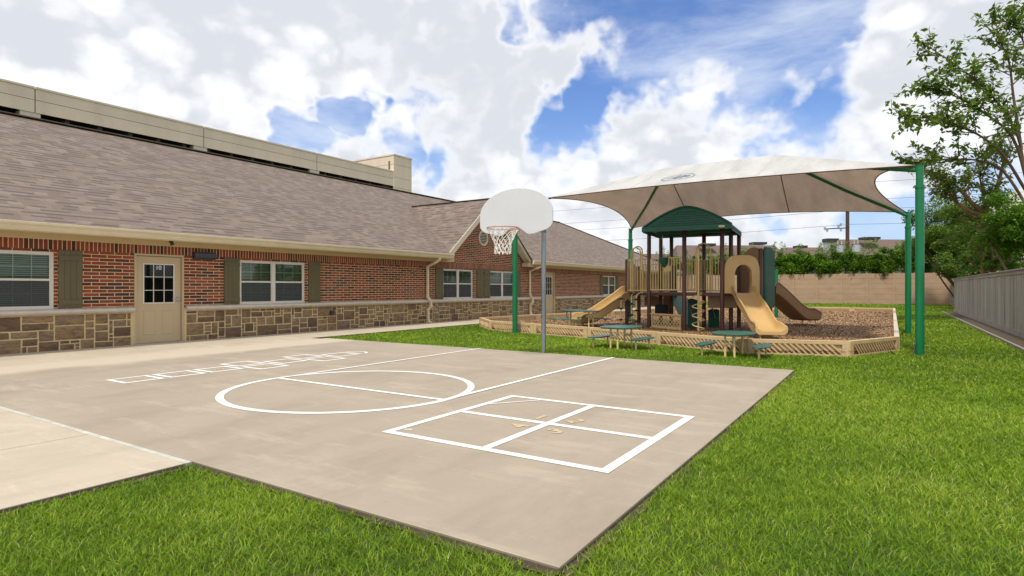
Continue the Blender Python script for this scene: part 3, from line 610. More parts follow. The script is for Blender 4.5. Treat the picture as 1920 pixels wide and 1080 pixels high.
m.box(GX - 30, GX - .05, -30, YE, 8.2, 8.6); m.box(GX - .2, GX, -30, YE, 8.0, 9.7); m.box(GX - 30, GX - 29, -30, YE, 0, zb); m.build('deck_slab', 'garage_dark', G)
m = MB(); zz = [0, 9.2, 10.7, 12.1, 13.2, 14.6, 15.55]
for i in range(6): m.box(-51, GX + .08, YE, 49.2, zz[i] + .03, zz[i + 1])
m.box(-51.05, GX + .14, YE - .05, 49.25, 15.55, 15.70); m.build('stair_tower', 'precast', G)
m = MB(); m.box(-50.98, GX + .05, YE + .03, 49.17, 0, 15.5); m.box(GX - .7, GX - .45, YE - .012, YE + .05, 14.1, 15.0); m.build('tower_joint', 'precast_joint', G)

# ---------------------------------------------------------------- wooden fence at right
def wood_fence(x, y0, y1, label, h=1.80, rail=True):
    T = thing('wooden_fence', (x, y0, 0), label, 'fence'); mb = MB(); y = y0
    while y < y1:
        w_ = random.uniform(.135, .145); mb.t = random.random(); dz = random.uniform(-.02, .01); dx = random.uniform(-.006, .006)
        mb.box(x + dx, x + .018 + dx, y, y + w_ - .006, .16, h - .08 + dz); y += w_
    mb.build('board_panel', 'old_fence', T)
    mb = MB(); k = y0
    while k < y1 - .01:
        e = min(k + 2.4, y1); mb.t = random.random(); mb.box(x - .055, x + .075, k, e - .004, h - .02, h + .018); mb.t = random.random() * .5; mb.box(x - .022, x - .002, k, e - .004, h - .13, h - .02); k = e
    mb.build('cap_rail', 'old_fence', T)
    mb = MB(); mb.t = .3; mb.box(x - .03, x - .0, y0, y1, -.07, .16); mb.box(x + .03, x + .07, y0, y1, .5, .58); mb.box(x + .03, x + .07, y0, y1, 1.4, 1.48); mb.build('kickboard', 'old_fence', T)
    return T
wood_fence(2.86, 9.0, 40.0, 'long weathered grey wooden fence with cap rail along the right of the lawn')
wood_fence(3.95, 40.2, 58.3, 'short far stretch of grey wooden fence set back beside the tan block wall')
m = MB(); m.box(2.86, 3.95, 40.0, 40.03, 0, 1.8); t_ = m.build('wooden_fence', 'old_fence'); tag(t_, 'narrow return panel where the grey wooden fence steps back', 'fence')
m = MB(); m.box(2.30, 2.36, 9, 40, -.10, .03); struct('fence_kerb', m, 'old_kerb')
m = MB(); m.add([(2.36, 9, GZ + .02), (2.86, 9, GZ + .05), (2.86, 40, GZ + .05), (2.36, 40, GZ + .02)], [(0, 1, 2, 3)]); struct('fence_soil', m, 'dirt')

# ---------------------------------------------------------------- block wall at back
T = thing('block_wall', (-8, 58.5, 0), 'tan precast panel wall with slim posts closing the back of the lawn', 'wall')
m = MB(); x = -36.0; po = MB(); jo = MB()
while x < 4.2:
    e = x + 1.9
    for k in range(6): m.box(x + .12, e - .02, 58.5, 58.6, -.1 + k * .44, -.1 + (k + 1) * .44 - .012)
    po = MB(); po.box(x - .06, x + .12, 58.44, 58.64, -.1, 2.58); po.build('wall_post', 'block_wall', T, bevel=.01); x = e
m.build('panel', 'block_wall', T); jo.box(-36, 4.0, 58.53, 58.57, -.1, 2.5); jo.build('panel_joint', 'precast_joint', T)

# ---------------------------------------------------------------- far roofs, pole, wires
def far_house(label, pxa, pxb, ytop, d, drop, caps):
    a = at(pxa, ytop, d); b = at(pxb, ytop, d); T = thing('apartment_building', (a.x, a.y, 0), label, 'building'); u = (b - a); u.z = 0; u.normalize(); n = Vector((u.y, -u.x, 0))
    if n.dot(FW) > 0: n = -n
    W_ = 7.0; ze = a.z - drop; mb = MB(); A2 = Vector((a.x, a.y, a.z)); B2 = Vector((b.x, b.y, a.z)); ov = 1.5
    f0 = A2 + n * W_ - u * ov; f1 = B2 + n * W_ + u * ov; r0 = A2 - n * W_ - u * ov; r1 = B2 - n * W_ + u * ov
    for q in (f0, f1, r0, r1): q.z = ze
    mb.add([f0, f1, B2, A2, r0, r1], [(0, 1, 2, 3), (5, 4, 3, 2), (4, 0, 3), (1, 5, 2)]); mb.build('roof', 'roof_far', T)
    mb = MB(); g = [q.copy() for q in (f0, f1, r1, r0)]; c = sum(g, Vector()) / 4
    g = [c + (q - c) * .95 for q in g]; lo = [Vector((q.x, q.y, -.1)) for q in g]; mb.add(g + lo, [(i, (i + 1) % 4, 4 + (i + 1) % 4, 4 + i) for i in range(4)]); mb.build('wall', 'siding_far', T)
    for px0, px1, yt, yb, box in caps:
        p0 = at(px0, yt, d - 2); p1 = at(px1, yb, d - 2); th = .8
        cm = MB(); zt_ = p0.z; zb_ = p1.z; k = at(px0, yt, d - 2); e_ = at(px1, yt, d - 2)
        ch = MB(); ch.beam(k + Vector((0, 0, -.25 * 1)), e_ + Vector((0, 0, -.25)), 1.6, .55 if box else .35); cap = ch.build('chimney', 'chimney_cap', T)
        if not box: continue
        st = MB(); h_ = 1.9; st.beam(k + Vector((0, 0, -.52 - h_ / 2)) + u * .1, e_ + Vector((0, 0, -.52 - h_ / 2)) - u * .1, 1.3, h_)
        st.build('chimney_stack', 'siding_far' if box else 'roof_far', cap)
    return T
far_house('brown roofed apartment block seen between the play structure posts', 1268, 1452, 460, 88, 4.2, [(1312, 1339, 456, 460, 0), (1408, 1434, 453.5, 457, 0)])
far_house('low brown apartment roof behind the middle of the vine covered wall', 1466, 1566, 464, 96, 4.2, [(1491, 1510, 460, 464, 0), (1546, 1568, 448, 462, 1)])
far_house('brown apartment roof behind the utility pole at the right', 1572, 1692, 449, 90, 4.8, [(1615, 1645, 444, 448, 0)])
far_house('small distant roof seen over the hip of the school roof', 1200, 1262, 476, 110, 3.5, [])
pp = at(1589, 540, 56); T = thing('utility_pole', (pp.x, pp.y, 0), 'dark wooden utility pole with two pale transformers behind the back wall', 'utility pole')
m = MB(); m.tube([(pp.x, pp.y, 0), (pp.x, pp.y, 12.6)], [.19, .14], 14); m.build('pole_shaft', 'pole_wood', T, smooth=True)
ux = Vector((1, 0, 0))
for s_ in (-.62, .72):
    c = Vector((pp.x + s_, pp.y - .3, 5.05)); m = MB(); m.tube([c + Vector((0, 0, -.42)), c + Vector((0, 0, -.38)), c + Vector((0, 0, .33)), c + Vector((0, 0, .36))], [.28, .33, .36, .40], 18)
    o = m.build('transformer', 'transformer', T, smooth=True)
    for e in (-.15, .15): m = MB(); m.tube([c + Vector((e, 0, .36)), c + Vector((e, 0, .75))], .045, 8); m.build('bushing', 'siding_far', o)
for q0, q1, ww, hh in (((pp.x - 1.9, pp.y, 7.0), (pp.x + .1, pp.y, 7.0), .09, .09), ((pp.x - .3, pp.y, 10.6), (pp.x + 1.6, pp.y, 10.4), .07, .07), ((pp.x - .9, pp.y - .1, 4.9), (pp.x + 1.0, pp.y - .1, 4.9), .12, .12), ((pp.x - 1.2, pp.y, 9.35), (pp.x + 1.2, pp.y, 9.35), .1, .12)):
    m = MB(); m.beam(q0, q1, ww, hh); m.build('crossarm', 'pole_wood', T)
for dx, z in ((-1.9, 7), (-1.7, 6.8), (-.75, 7.15), (-.55, 6.8), (-.55, 7.3), (-1.1, 9.5), (1.1, 9.5)): m = MB(); m.tube([(pp.x + dx, pp.y, z - .1), (pp.x + dx, pp.y, z + .18)], [.08, .11], 8); m.build('insulator', 'transformer', T)
WY = pp.y - .3
for k, (z, lab) in enumerate(((11.2, 'topmost of the overhead wires crossing behind the canopy'), (9.6, 'second highest overhead wire crossing behind the canopy'), (8.7, 'third highest overhead wire crossing behind the canopy'), (7.3, 'lowest thin overhead wire above the back wall'), (5.0, 'sagging black cable strung just over the vines'), (4.0, 'lowest sagging black cable strung through the vines'))):
    m = MB(); pts = []
    for s0, s1 in ((-55, pp.x), (pp.x, 45)):
        for i in range(13): t_ = i / 12; pts.append((s0 + (s1 - s0) * t_, WY, z - 4 * .45 * t_ * (1 - t_)))
    m.tube(pts, (.015 if k < 4 else .022), 5); tag(m.build('overhead_wire', 'wire'), lab, 'wire', 'overhead wires')
# pale building beyond the trees at right
T = thing('house', at(1975, 540, 60), 'pale grey house with a steep roof mostly hidden by the trees at right', 'house'); T.location.z = 0
m = MB(); c = at(1990, 540, 62); m.prism([(-7.0, 0), (12, 0), (12, 10), (4.0, 14), (-7.0, 7.6)], (c.x, c.y, 0), RT, (0, 0, 1), -8); m.build('wall', 'pale_building', T)

# ---------------------------------------------------------------- playground border and mulch
MZ = .06
bed = [(-12.1, 16.7), (-10.7, 15.3), (-8.71, 14.67), (-6.73, 14.12), (-4.63, 13.42), (-2.45, 12.6), (-.67, 13.12), (.14, 14.95), (.15, 36.0), (-9.5, 35.5), (-10.5, 24.5), (-11.75, 20.0)]
m = MB(); m.add([(x, y, MZ - .03) for x, y in bed], [tuple(range(len(bed)))]); struct('mulch_bed', m, 'mulch_soil')
def timber(a, b, label, pale=False):
    a = Vector((*a, GZ)); b = Vector((*b, GZ)); L_ = (b - a).length - .012; d = (b - a).normalized()
    T = thing('border_timber', a, label, 'border timber', 'lattice border timbers round the mulch bed', math.atan2(d.y, d.x), True)
    H_, t = .315, .10; m = MB()
    m.box(0, L_, 0, t, H_ - .075, H_); m.box(0, .13, 0, t, 0, H_ - .075); m.box(L_ - .13, L_, 0, t, 0, H_ - .075); m.box(.13, L_ - .13, 0, t, 0, .045)
    m.box(.13, L_ - .13, t * .45, t * .55, .045, H_ - .075); m.build('frame', 'timber_pale' if pale else 'timber_tan', T, bevel=.008)
    r = MB(); n = max(3, int((L_ - .3) / .105)); h = H_ - .075 - .045
    for k in range(n):
        x = .14 + (L_ - .28 - .2) * k / (n - 1)
        for s_ in (0, 1): r.add([(x + .2, t * (.02 if s_ == 0 else .98), .045), (x + .245, t * (.02 if s_ == 0 else .98), .045), (x + .045, t * (.02 if s_ == 0 else .98), .045 + h), (x, t * (.02 if s_ == 0 else .98), .045 + h),
                               (x + .2, t * .5, .045), (x + .245, t * .5, .045), (x + .045, t * .5, .045 + h), (x, t * .5, .045 + h)], [(0, 1, 2, 3), (0, 3, 7, 4), (1, 5, 6, 2)])
    r.build('ribs', 'timber_pale' if pale else 'timber_tan', T)
    return T
ordn = ['first', 'second', 'third', 'fourth', 'fifth', 'sixth', 'seventh', 'eighth', 'ninth', 'tenth', 'eleventh', 'twelfth', 'thirteenth', 'fourteenth', 'fifteenth']
sides = [('from left along the bed front', bed[0:7], 0), ('on the angled front right bed corner', [bed[6], bed[7]], 1), ('from the near corner along the bed right side', [bed[7], bed[8]], 2), ('from right along the bed far side', [bed[8], bed[9]], 0), ('from the far end along the walk side', [bed[9], bed[10], bed[11], bed[0]], 0)]
for desc, pts, md in sides:
    k = 0
    for i in range(len(pts) - 1):
        a, b = Vector(pts[i]), Vector(pts[i + 1]); n = max(1, round((b - a).length / 2.05)) if len(pts) < 7 else 1
        for j in range(n):
            timber(a.lerp(b, j / n), a.lerp(b, (j + 1) / n), f'{"pale" if md == 2 else "tan"} lattice border timber, {ordn[k]} {desc}', md == 2); k += 1
def inside(px, py, poly):
    r = np.zeros(px.shape, bool); n = len(poly)
    for i in range(n):
        x0, y0 = poly[i]; x1, y1 = poly[(i + 1) % n]; c = ((y0 > py) != (y1 > py)) & (px < (x1 - x0) * (py - y0) / (y1 - y0 + 1e-12) + x0); r ^= c
    return r
def np_mesh(name, V, F, tone, mat, parent=None, smooth=False):
    me = bpy.data.meshes.new(name); nv, k = len(V), F.shape[1]
    me.vertices.add(nv); me.vertices.foreach_set('co', V.astype(np.float32).ravel()); me.loops.add(F.size); me.loops.foreach_set('vertex_index', F.astype(np.int32).ravel())
    me.polygons.add(len(F)); me.polygons.foreach_set('loop_start', np.arange(0, F.size, k, dtype=np.int32))
    a = me.attributes.new('tone', 'FLOAT', 'POINT'); a.data.foreach_set('value', tone.astype(np.float32)); me.materials.append(MATS[mat]); me.update(calc_edges=True)
    o = bpy.data.objects.new(name, me); C.objects.link(o)
    if parent is not None: o.parent = parent; o.location = -parent.location
    return o
def chips():
    n = 340000; t = RNG.random(n * 3); px = -12.2 + 12.4 * RNG.random(n * 3); py = 12.5 + 23.6 * RNG.random(n * 3) ** 1.7
    ok = inside(px, py, bed); px, py = px[ok][:n], py[ok][:n]; n = len(px); d = -px * math.sin(TH) + py * math.cos(TH)
    s = .0105 * np.maximum(1, d / 16); L_ = s * RNG.uniform(1, 2.4, n); W_ = s * RNG.uniform(.4, .8, n); a = RNG.uniform(0, 6.28, n); tl = RNG.normal(0, .35, n); t2 = RNG.normal(0, .35, n)
    hump = .02 * np.sin(px * 2.1) * np.cos(py * 1.7)
    c = np.stack([px, py, MZ + hump * .5 + RNG.uniform(-.02, .02, n)], 1); u = np.stack([np.cos(a) * L_, np.sin(a) * L_, tl * L_], 1); v = np.stack([-np.sin(a) * W_, np.cos(a) * W_, t2 * W_], 1)
    V = np.stack([c - u - v, c + u - v, c + u + v, c - u + v], 1).reshape(-1, 3); F = np.arange(4 * n).reshape(n, 4)
    o = np_mesh('wood_chips', V, F, np.repeat(RNG.random(n), 4), 'chip'); tag(o, 'brown wood chip mulch spread under the play structure', 'mulch', None, 'stuff')
chips()

# ---------------------------------------------------------------- lawn blades
hard = [(-12.35, 2.42, -1.29, 10.305), (-14.8, -6, -4.405, 2.43), (-14.8, 2.4, -12.33, 10.5), (-14.8, 10, -12.72, 47), (2.28, 9, 3.2, 40)]
def vn(x, y, sc, seed=0):              # smooth value noise, 0..1
    g = np.random.default_rng(seed).random((256, 256)); x = x / sc + 500; y = y / sc + 500; i = np.floor(x).astype(int); j = np.floor(y).astype(int); u = x - i; v = y - j
    u = u * u * (3 - 2 * u); v = v * v * (3 - 2 * v); q = lambda a, b: g[a % 256, b % 256]
    return (q(i, j) * (1 - u) + q(i + 1, j) * u) * (1 - v) + (q(i, j + 1) * (1 - u) + q(i + 1, j + 1) * u) * v
def grass():
    Vs, Ts = [], []; 
    def batch(n, d0, d1, dens_pow, wmul):
        # sample distance with density ~ 1/d^dens_pow per area
        u = RNG.random(n); th = RNG.uniform(-R(42), R(42), n)
        d = d0 * (d1 / d0) ** u if dens_pow == 2 else np.sqrt(d0 ** 2 + u * (d1 ** 2 - d0 ** 2))
        x = d * (-np.sin(TH) * np.cos(th) + np.cos(TH) * np.sin(th)); y = d * (np.cos(TH) * np.cos(th) + np.sin(TH) * np.sin(th))
        ok = np.ones(n, bool)
        for a, b, c, e in hard: ok &= ~((x > a) & (x < c) & (y > b) & (y < e))
        ok &= ~inside(x, y, bed); ok &= RNG.random(n) < np.where(d < 7, .55 + .9 * vn(x, y, .12, 9), 1); ok &= (x < 4.0) & (y < 58.4) & (x > -14.5)
        return x[ok], y[ok], d[ok]
    for n, d0, d1, pw, wm in ((130000, 1.9, 4.5, 1, 1), (900000, 4.5, 58, 2, 1)):
        x, y, d = batch(n, d0, d1, pw, wm); n = len(x)
        k = np.maximum(1, d / 4.5); clump = (vn(x, y, .16, 1) * .5 + vn(x, y, .42, 2) * .5 - .5) * 2.6
        h = RNG.uniform(.016, .050, n) * (1 + .20 * clump) * np.minimum(k ** .15, 1.2); w_ = RNG.uniform(.0014, .0032, n) * k
        a = RNG.uniform(0, 6.28, n); lean = RNG.uniform(.3, 1.5, n) * h; la = vn(x, y, .12, 3) * 14 + RNG.normal(0, 1.7, n)
        b = np.stack([x, y, np.full(n, GZ)], 1); sd = np.stack([np.cos(a) * w_, np.sin(a) * w_, np.zeros(n)], 1); ld = np.stack([np.cos(la) * lean, np.sin(la) * lean, np.zeros(n)], 1)
        up = np.zeros((n, 3)); up[:, 2] = h
        V = np.stack([b - sd, b + sd, b + sd * .8 + ld * .35 + up * .62, b - sd * .8 + ld * .35 + up * .62, b + ld + up * .92], 1)
        Vs.append(V.reshape(-1, 3)); tn = np.clip(RNG.beta(2.0, 2.4, n) * .85 + .06 + .05 * clump + .34 * (vn(x, y, 1.1, 4) - .5) + .30 * (vn(x, y, 3.7, 5) - .5) + .18 * (vn(x, y, .09, 6) - .5), 0, .93); dry = RNG.random(n) < .02 + .10 * np.clip(vn(x, y, .6, 7) - .55, 0, 1) * 2; tn[dry] = RNG.uniform(.94, 1, dry.sum())
        Ts.append(np.repeat(tn, 5))
    V = np.concatenate(Vs); n = len(V) // 5; T_ = np.concatenate(Ts); i = np.arange(n) * 5
    F = np.concatenate([np.stack([i, i + 1, i + 2], 1), np.stack([i, i + 2, i + 3], 1), np.stack([i + 3, i + 2, i + 4], 1)])
    print('blades', n); tag(np_mesh('grass', V, F, T_, 'grass_blade'), 'short bright green lawn grass around the court and play area', 'grass', None, 'stuff')
grass()

# ---------------------------------------------------------------- trees and vines
def leaves(pts, size, name, mat, parent, droop=.3, tone=None):
    n = len(pts); s = size * RNG.uniform(.6, 1.25, n); a = RNG.uniform(0, 6.28, n); el = RNG.normal(-droop, .45, n); ro = RNG.normal(0, .6, n)
    u = np.stack([np.cos(a) * np.cos(el), np.sin(a) * np.cos(el), np.sin(el)], 1); side = np.stack([-np.sin(a), np.cos(a), np.zeros(n)], 1); nn = np.cross(u, side)
    v = side * np.cos(ro)[:, None] + nn * np.sin(ro)[:, None]; S_ = s[:, None]
    V = np.stack([pts, pts + u * S_ * .45 + v * S_ * .24, pts + u * S_, pts + u * S_ * .45 - v * S_ * .24], 1).reshape(-1, 3)
    t = RNG.beta(2, 2, n) if tone is None else np.clip(tone + RNG.normal(0, .16, n), 0, 1)
    return np_mesh(name, V, np.arange(4 * n).reshape(n, 4), np.repeat(t, 4), mat, parent)
def bush(label, cat, name, c, rad, n, size, mat, stems=5, clumps=26, hang=0.0, group=None):
    c = Vector(c); T = thing(name, (c.x, c.y, 0), label, cat, group); cc = RNG.normal(0, .40, (clumps, 3)); cc /= np.maximum(1, np.linalg.norm(cc, axis=1))[:, None]
    cc = cc * np.array(rad) + np.array(c); cs = RNG.uniform(.16, .36, clumps) * min(rad)
    k = RNG.integers(0, clumps, n); p = RNG.normal(0, 1, (n, 3)); p /= np.linalg.norm(p, axis=1)[:, None]; p = cc[k] + p * (cs[k] * RNG.random(n) ** .4)[:, None] * np.array([1.25, 1.25, 1])
    if hang: p[:, 2] -= RNG.random(n) ** 3 * hang
    ct = RNG.uniform(.25, .75, clumps); leaves(p, size, 'crown', mat, T, tone=ct[k]); m = MB()
    for i in range(stems):
        q = cc[RNG.integers(0, clumps)]; b = Vector(((max(c.x, 4.5) if c.y < 58 else c.x) + random.uniform(-.1, .3) * rad[0], c.y + random.uniform(-.2, .2), -.1)); m.tube(crv([b, b.lerp(Vector(q), .5) + Vector((random.uniform(-.2, .2), 0, .1)), Vector(q)], 4), [.07 * (1 - .07 * z) for z in range(9)], 6)
    m.build('stem', 'bark', T, smooth=True); return T
def grow(m, tips, p, d, L_, r, lvl, spread=.55):
    pts = [Vector(p)]; dd = Vector(d).normalized(); n = 4
    for i in range(n):
        dd = (dd + Vector((random.uniform(-1, 1), random.uniform(-1, 1), random.uniform(-.6, .7))) * .14).normalized(); pts.append(pts[-1] + dd * (L_ / n))
    m.tube(pts, [r * (1 - .13 * i) for i in range(n + 1)], 6 if lvl else 8)
    if lvl <= 0:
        tips += [(pts[i], pts[i + 1]) for i in range(n)]; return
    if lvl == 1: tips += [(pts[i], pts[i + 1]) for i in range(2, n)]
    for i in range(1, n + 1):
        for _ in range(1):
            e = (dd + Vector((random.uniform(-1, 1), random.uniform(-1, 1), random.uniform(-.5, .8))) * spread * 1.6).normalized()
            grow(m, tips, pts[i], e, L_ * random.uniform(.42, .62), r * .5, lvl - 1, spread)
def open_tree(name, label, base, limbs, lsize, per, mat, bark, trunk_r, per_limb_lvl=1):
    T = thing(name, (base[0], base[1], 0), label, 'tree'); m = MB(); tips = []
    for path in limbs:
        P = crv(path, 4); n = len(P); m.tube(P, [trunk_r * (1 - .9 * i / n) ** 1.1 + .012 for i in range(n)], 8)
        for i in range(int(n * .45), n):
            L_ = random.uniform(.8, 1.4) * (1.15 - .5 * i / n); dd = (P[min(i + 1, n - 1)] - P[max(i - 1, 0)]).normalized()
            for _ in range(2):
                e = (dd * .8 + Vector((random.uniform(-1, 1), random.uniform(-1, 1), random.uniform(-.35, .6)))).normalized(); grow(m, tips, P[i], e, L_, .022, per_limb_lvl)
        tips += [(P[i], P[i + 1]) for i in range(n // 2, n - 1)]
    m.build('trunk', bark, T, smooth=True); A = np.array([list(a) for a, b in tips]); Bv = np.array([list(b) for a, b in tips]); k = np.repeat(np.arange(len(tips)), per)
    p = A[k] + (Bv[k] - A[k]) * RNG.random((len(k), 1)) + RNG.normal(0, .05, (len(k), 3)); print(name, len(k)); leaves(p, lsize, 'crown', mat, T, .35); return T
D = 23.0
tb = at(1932, 560, D)
open_tree('tree', 'tall airy tree reaching over the top right corner with long leafy branches', tb, [
    [Vector((tb.x, tb.y, 0)), at(1930, 420, D), at(1915, 280, D), at(1880, 205, D - .5), at(1830, 150, D - .8), at(1745, 90, D - 1)],
    [at(1915, 280, D), at(1900, 180, D), at(1890, 110, D), at(1860, 50, D + .3)],
    [at(1928, 350, D), at(1900, 260, D - .3), at(1850, 215, D - .8), at(1790, 180, D - 1.2), at(1745, 165, D - 1.4)],
    [at(1925, 360, D), at(1880, 290, D - .4), at(1830, 250, D - .8), at(1770, 225, D - 1.2), at(1708, 218, D - 1.6)],
    [at(1930, 300, D), at(1935, 180, D + .5), at(1925, 100, D + .5), at(1905, 45, D + .5)],
    [at(1928, 390, D), at(1880, 320, D + .3), at(1830, 300, D), at(1760, 300, D - .4), at(1710, 305, D - .6)]], .24, 2, 'leaf_tree', 'bark', .045)
D = 25.0; tb = at(1868, 540, D)
open_tree('tree', 'slim tree with bent tan trunk leaning over the wooden fence', tb, [
    [Vector((tb.x, tb.y, 0)), at(1862, 500, D), at(1852, 455, D), at(1838, 430, D), at(1846, 395, D), at(1840, 350, D), at(1832, 300, D)],
    [at(1846, 400, D), at(1820, 378, D), at(1795, 350, D), at(1765, 330, D - .3)],
    [at(1843, 405, D), at(1815, 395, D), at(1790, 375, D), at(1775, 352, D - .3)],
    [at(1846, 395, D), at(1870, 350, D), at(1880, 310, D), at(1895, 270, D)],
    [Vector((tb.x - .4, tb.y, 0)), at(1842, 490, D), at(1840, 465, D)]], .20, 2, 'leaf_tree', 'bark_tan', .10)
for lab, px, py, d, rad, n, s, mt, st in (
    ('dense dark green tree behind the near end of the tan block wall', 1775, 450, 43, (2.7, 2.6, 2.7), 34000, .17, 'leaf_dark', 6),
    ('mid green tree hanging over the corner of the wooden fence', 1812, 428, 37, (2.0, 1.9, 2.3), 22000, .15, 'leaf_tree', 5),
    ('shaded dark green shrub right behind the fence below the slim tree', 1832, 482, 32, (1.7, 1.7, 1.3), 14000, .13, 'leaf_dark', 4),
    ('glossy bright green shrub rising above the fence at the right edge', 1908, 432, 22.5, (1.3, 1.3, 1.5), 19000, .12, 'leaf_bright', 5),
    ('pale green shrub with orange tipped twigs on top of the fence', 1862, 492, 25, (1.3, 1.3, .45), 5000, .10, 'leaf_bright', 4),
    ('light green bushy tree behind the far green canopy post', 1715, 475, 50, (2.2, 2.0, 2.6), 15000, .2, 'leaf_tree', 4),
    ('dark tree filling the gap between slim tree and bright shrub', 1885, 455, 34, (2.4, 2.2, 2.2), 15000, .16, 'leaf_dark', 4)):
    bush(lab, 'tree' if 'tree' in lab else 'shrub', 'tree' if 'tree' in lab else 'shrub', at(px, py, d), rad, n, s, mt, st, clumps=34)
vspots = [(1215, 492, 1.6, 'leftmost'), (1262, 492, 2.0, 'second from left'), (1310, 490, 2.0, 'third from left'), (1356, 490, 2.0, 'fourth from left'), (1402, 490, 2.0, 'fifth from left'),
          (1450, 492, 2.0, 'sixth from left'), (1480, 487, 1.9, 'seventh from left and hanging lowest'), (1510, 492, 2.0, 'eighth from left'), (1545, 490, 2.0, 'ninth from left'), (1580, 494, 1.8, 'below the transformers'), (1615, 492, 1.9, 'second from right'), (1655, 492, 1.9, 'rightmost')]
for i, (px, py, rx, w_) in enumerate(vspots):
    k = (px - 960) / FPX; d = 59.1 / (math.cos(TH) + k * math.sin(TH)); c = at(px, py, d)
    T = bush(f'vine shrub spilling over the back wall, {w_}', 'shrub', 'vine_shrub', (c.x, c.y - .1, 3.6), (rx * 1.35, .8, 1.05), 12000, .18, 'leaf_bright', 3, 46, 1.1 if i == 6 else .5, 'vine shrubs over the back wall')
    # upright shoots
    sp = []
    for q in range(4):
        x0 = c.x + random.uniform(-1.2, 1.2); hh = random.uniform(.6, 1.5)
        for z in np.arange(0, hh, .02): sp.append((x0 + random.gauss(0, .20) * (1 - z / hh / 1.1), c.y + random.gauss(0, .14), 4.2 + z))
    leaves(np.array(sp), .2, 'crown', 'leaf_bright', T, .1)

# ---------------------------------------------------------------- shade canopy
ZF, ZR, ZP = 3.80, 3.50, 4.92
cFL = Vector((-8.10, 14.35, ZF)); cFR = Vector((.40, 14.35, 3.76)); cBR = Vector((.35, 20.62, ZR)); cBL = Vector((-8.05, 20.62, ZR)); r0 = Vector((-5.75, 17.5, ZP)); r1 = Vector((-2.65, 17.5, ZP + .02))
T = thing('shade_canopy', (-4, 17.5, 0), 'large beige fabric shade canopy on four green posts over the playground', 'canopy')
def side(a, b, ra, rb, sag, n=26, k=10):
    mid = ra.lerp(rb, .5) - a.lerp(b, .5); mid = mid.normalized(); rows = []
    for i in range(n + 1):
        t = i / n; e = a.lerp(b, t) + mid * (sag * 4 * t * (1 - t)); r = ra.lerp(rb, t) if (ra - rb).length > .1 else ra
        q = [e.lerp(r, j / k) for j in range(k + 1)]
        for j in range(k + 1):
            s = j / k; q[j] = q[j] - Vector((0, 0, .045 * math.sin(math.pi * s) * math.sin(math.pi * t)))
        rows.append(q)
    return rows
SD = [side(cFL, cFR, r0, r1, .38), side(cFR, cBR, r1, r1, .80), side(cBR, cBL, r1, r0, .45), side(cBL, cFL, r0, r0, .50)]
m = MB()
for s_ in SD: m.sheet([[p + Vector((0, 0, .006)) for p in q] for q in s_])
m.build('canopy_fabric', 'cloth_sunlit', T, smooth=True)
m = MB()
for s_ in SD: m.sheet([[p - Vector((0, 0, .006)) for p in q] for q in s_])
m.build('canopy_shaded_side', 'cloth_shaded', T, smooth=True)  # added second sheet of the same cloth, underside shade painted in brown
m = MB()
for s_ in SD: m.tube([q[0] for q in s_], .014, 6)
m.build('edge_cable', 'play_brown', T)
def onside(rows, t, s):
    i = min(int(t * 26), 25); f = t * 26 - i; j = min(int(s * 10), 9); g = s * 10 - j
    return rows[i][j] * (1 - f) * (1 - g) + rows[i + 1][j] * f * (1 - g) + rows[i][j + 1] * (1 - f) * g + rows[i + 1][j + 1] * f * g
def tx(a, b, ra, rb, x0, q): return min(.999, max(0, (x0 - a.x * (1 - q) - ra.x * q) / ((b.x - a.x) * (1 - q) + (rb.x - ra.x) * q)))
for x0 in (-2.66, -5.74): m = MB(); m.tube([onside(SD[2], tx(cBR, cBL, r1, r0, x0, q), q) - Vector((0, 0, .016)) for q in np.linspace(0, .99, 12)], .014, 4); m.build('seam', 'play_brown', T)
for nm, pb, cn, ra in (('A', (-9.30, 14.62), cFL, r0), ('B', (.47, 14.30), cFR, r1), ('C', (.40, 20.62), cBR, r1), ('D', (-8.1, 20.66), cBL, r0)):
    x, y = pb; zt_ = cn.z - .05; m = MB(); m.tube([(x, y, -.1), (x, y, zt_ - .42)], .078, 20); m.tube([(x, y, zt_ - .42), (x, y, zt_ - .36)], .088, 20); m.tube([(x, y, zt_ - .36), (x, y, zt_ + .03)], .066, 20); m.tube([(x, y, zt_ + .03), (x, y, zt_ + .04)], .074, 20)
    po = m.build('canopy_post', 'post_green', T, smooth=True)
    m = MB(); dv = Vector((ra.x - x, ra.y - y, 0)).normalized(); st = Vector((x, y, zt_ - .05)); e = ra - Vector((0, 0, .10)); c2 = Vector((cn.x, cn.y, cn.z - .06)) + dv * .2
    if nm == 'A': m.tube([st, Vector((cn.x - .15, cn.y + .03, cn.z - .06)), Vector((cn.x, cn.y + .01, cn.z - .03)), e + Vector((0, 0, .05))], .02, 10)
    else: m.tube([st, st.lerp(e, .03) - Vector((0, 0, .02)), st.lerp(e, .5) - Vector((0, 0, .06)), e], .045, 10)
    m.build('rafter', 'post_green', po, smooth=True)
m = MB(); m.tube([r0 - Vector((0, 0, .1)), r1 - Vector((0, 0, .1))], .045, 10); m.build('ridge_beam', 'post_green', T, smooth=True)
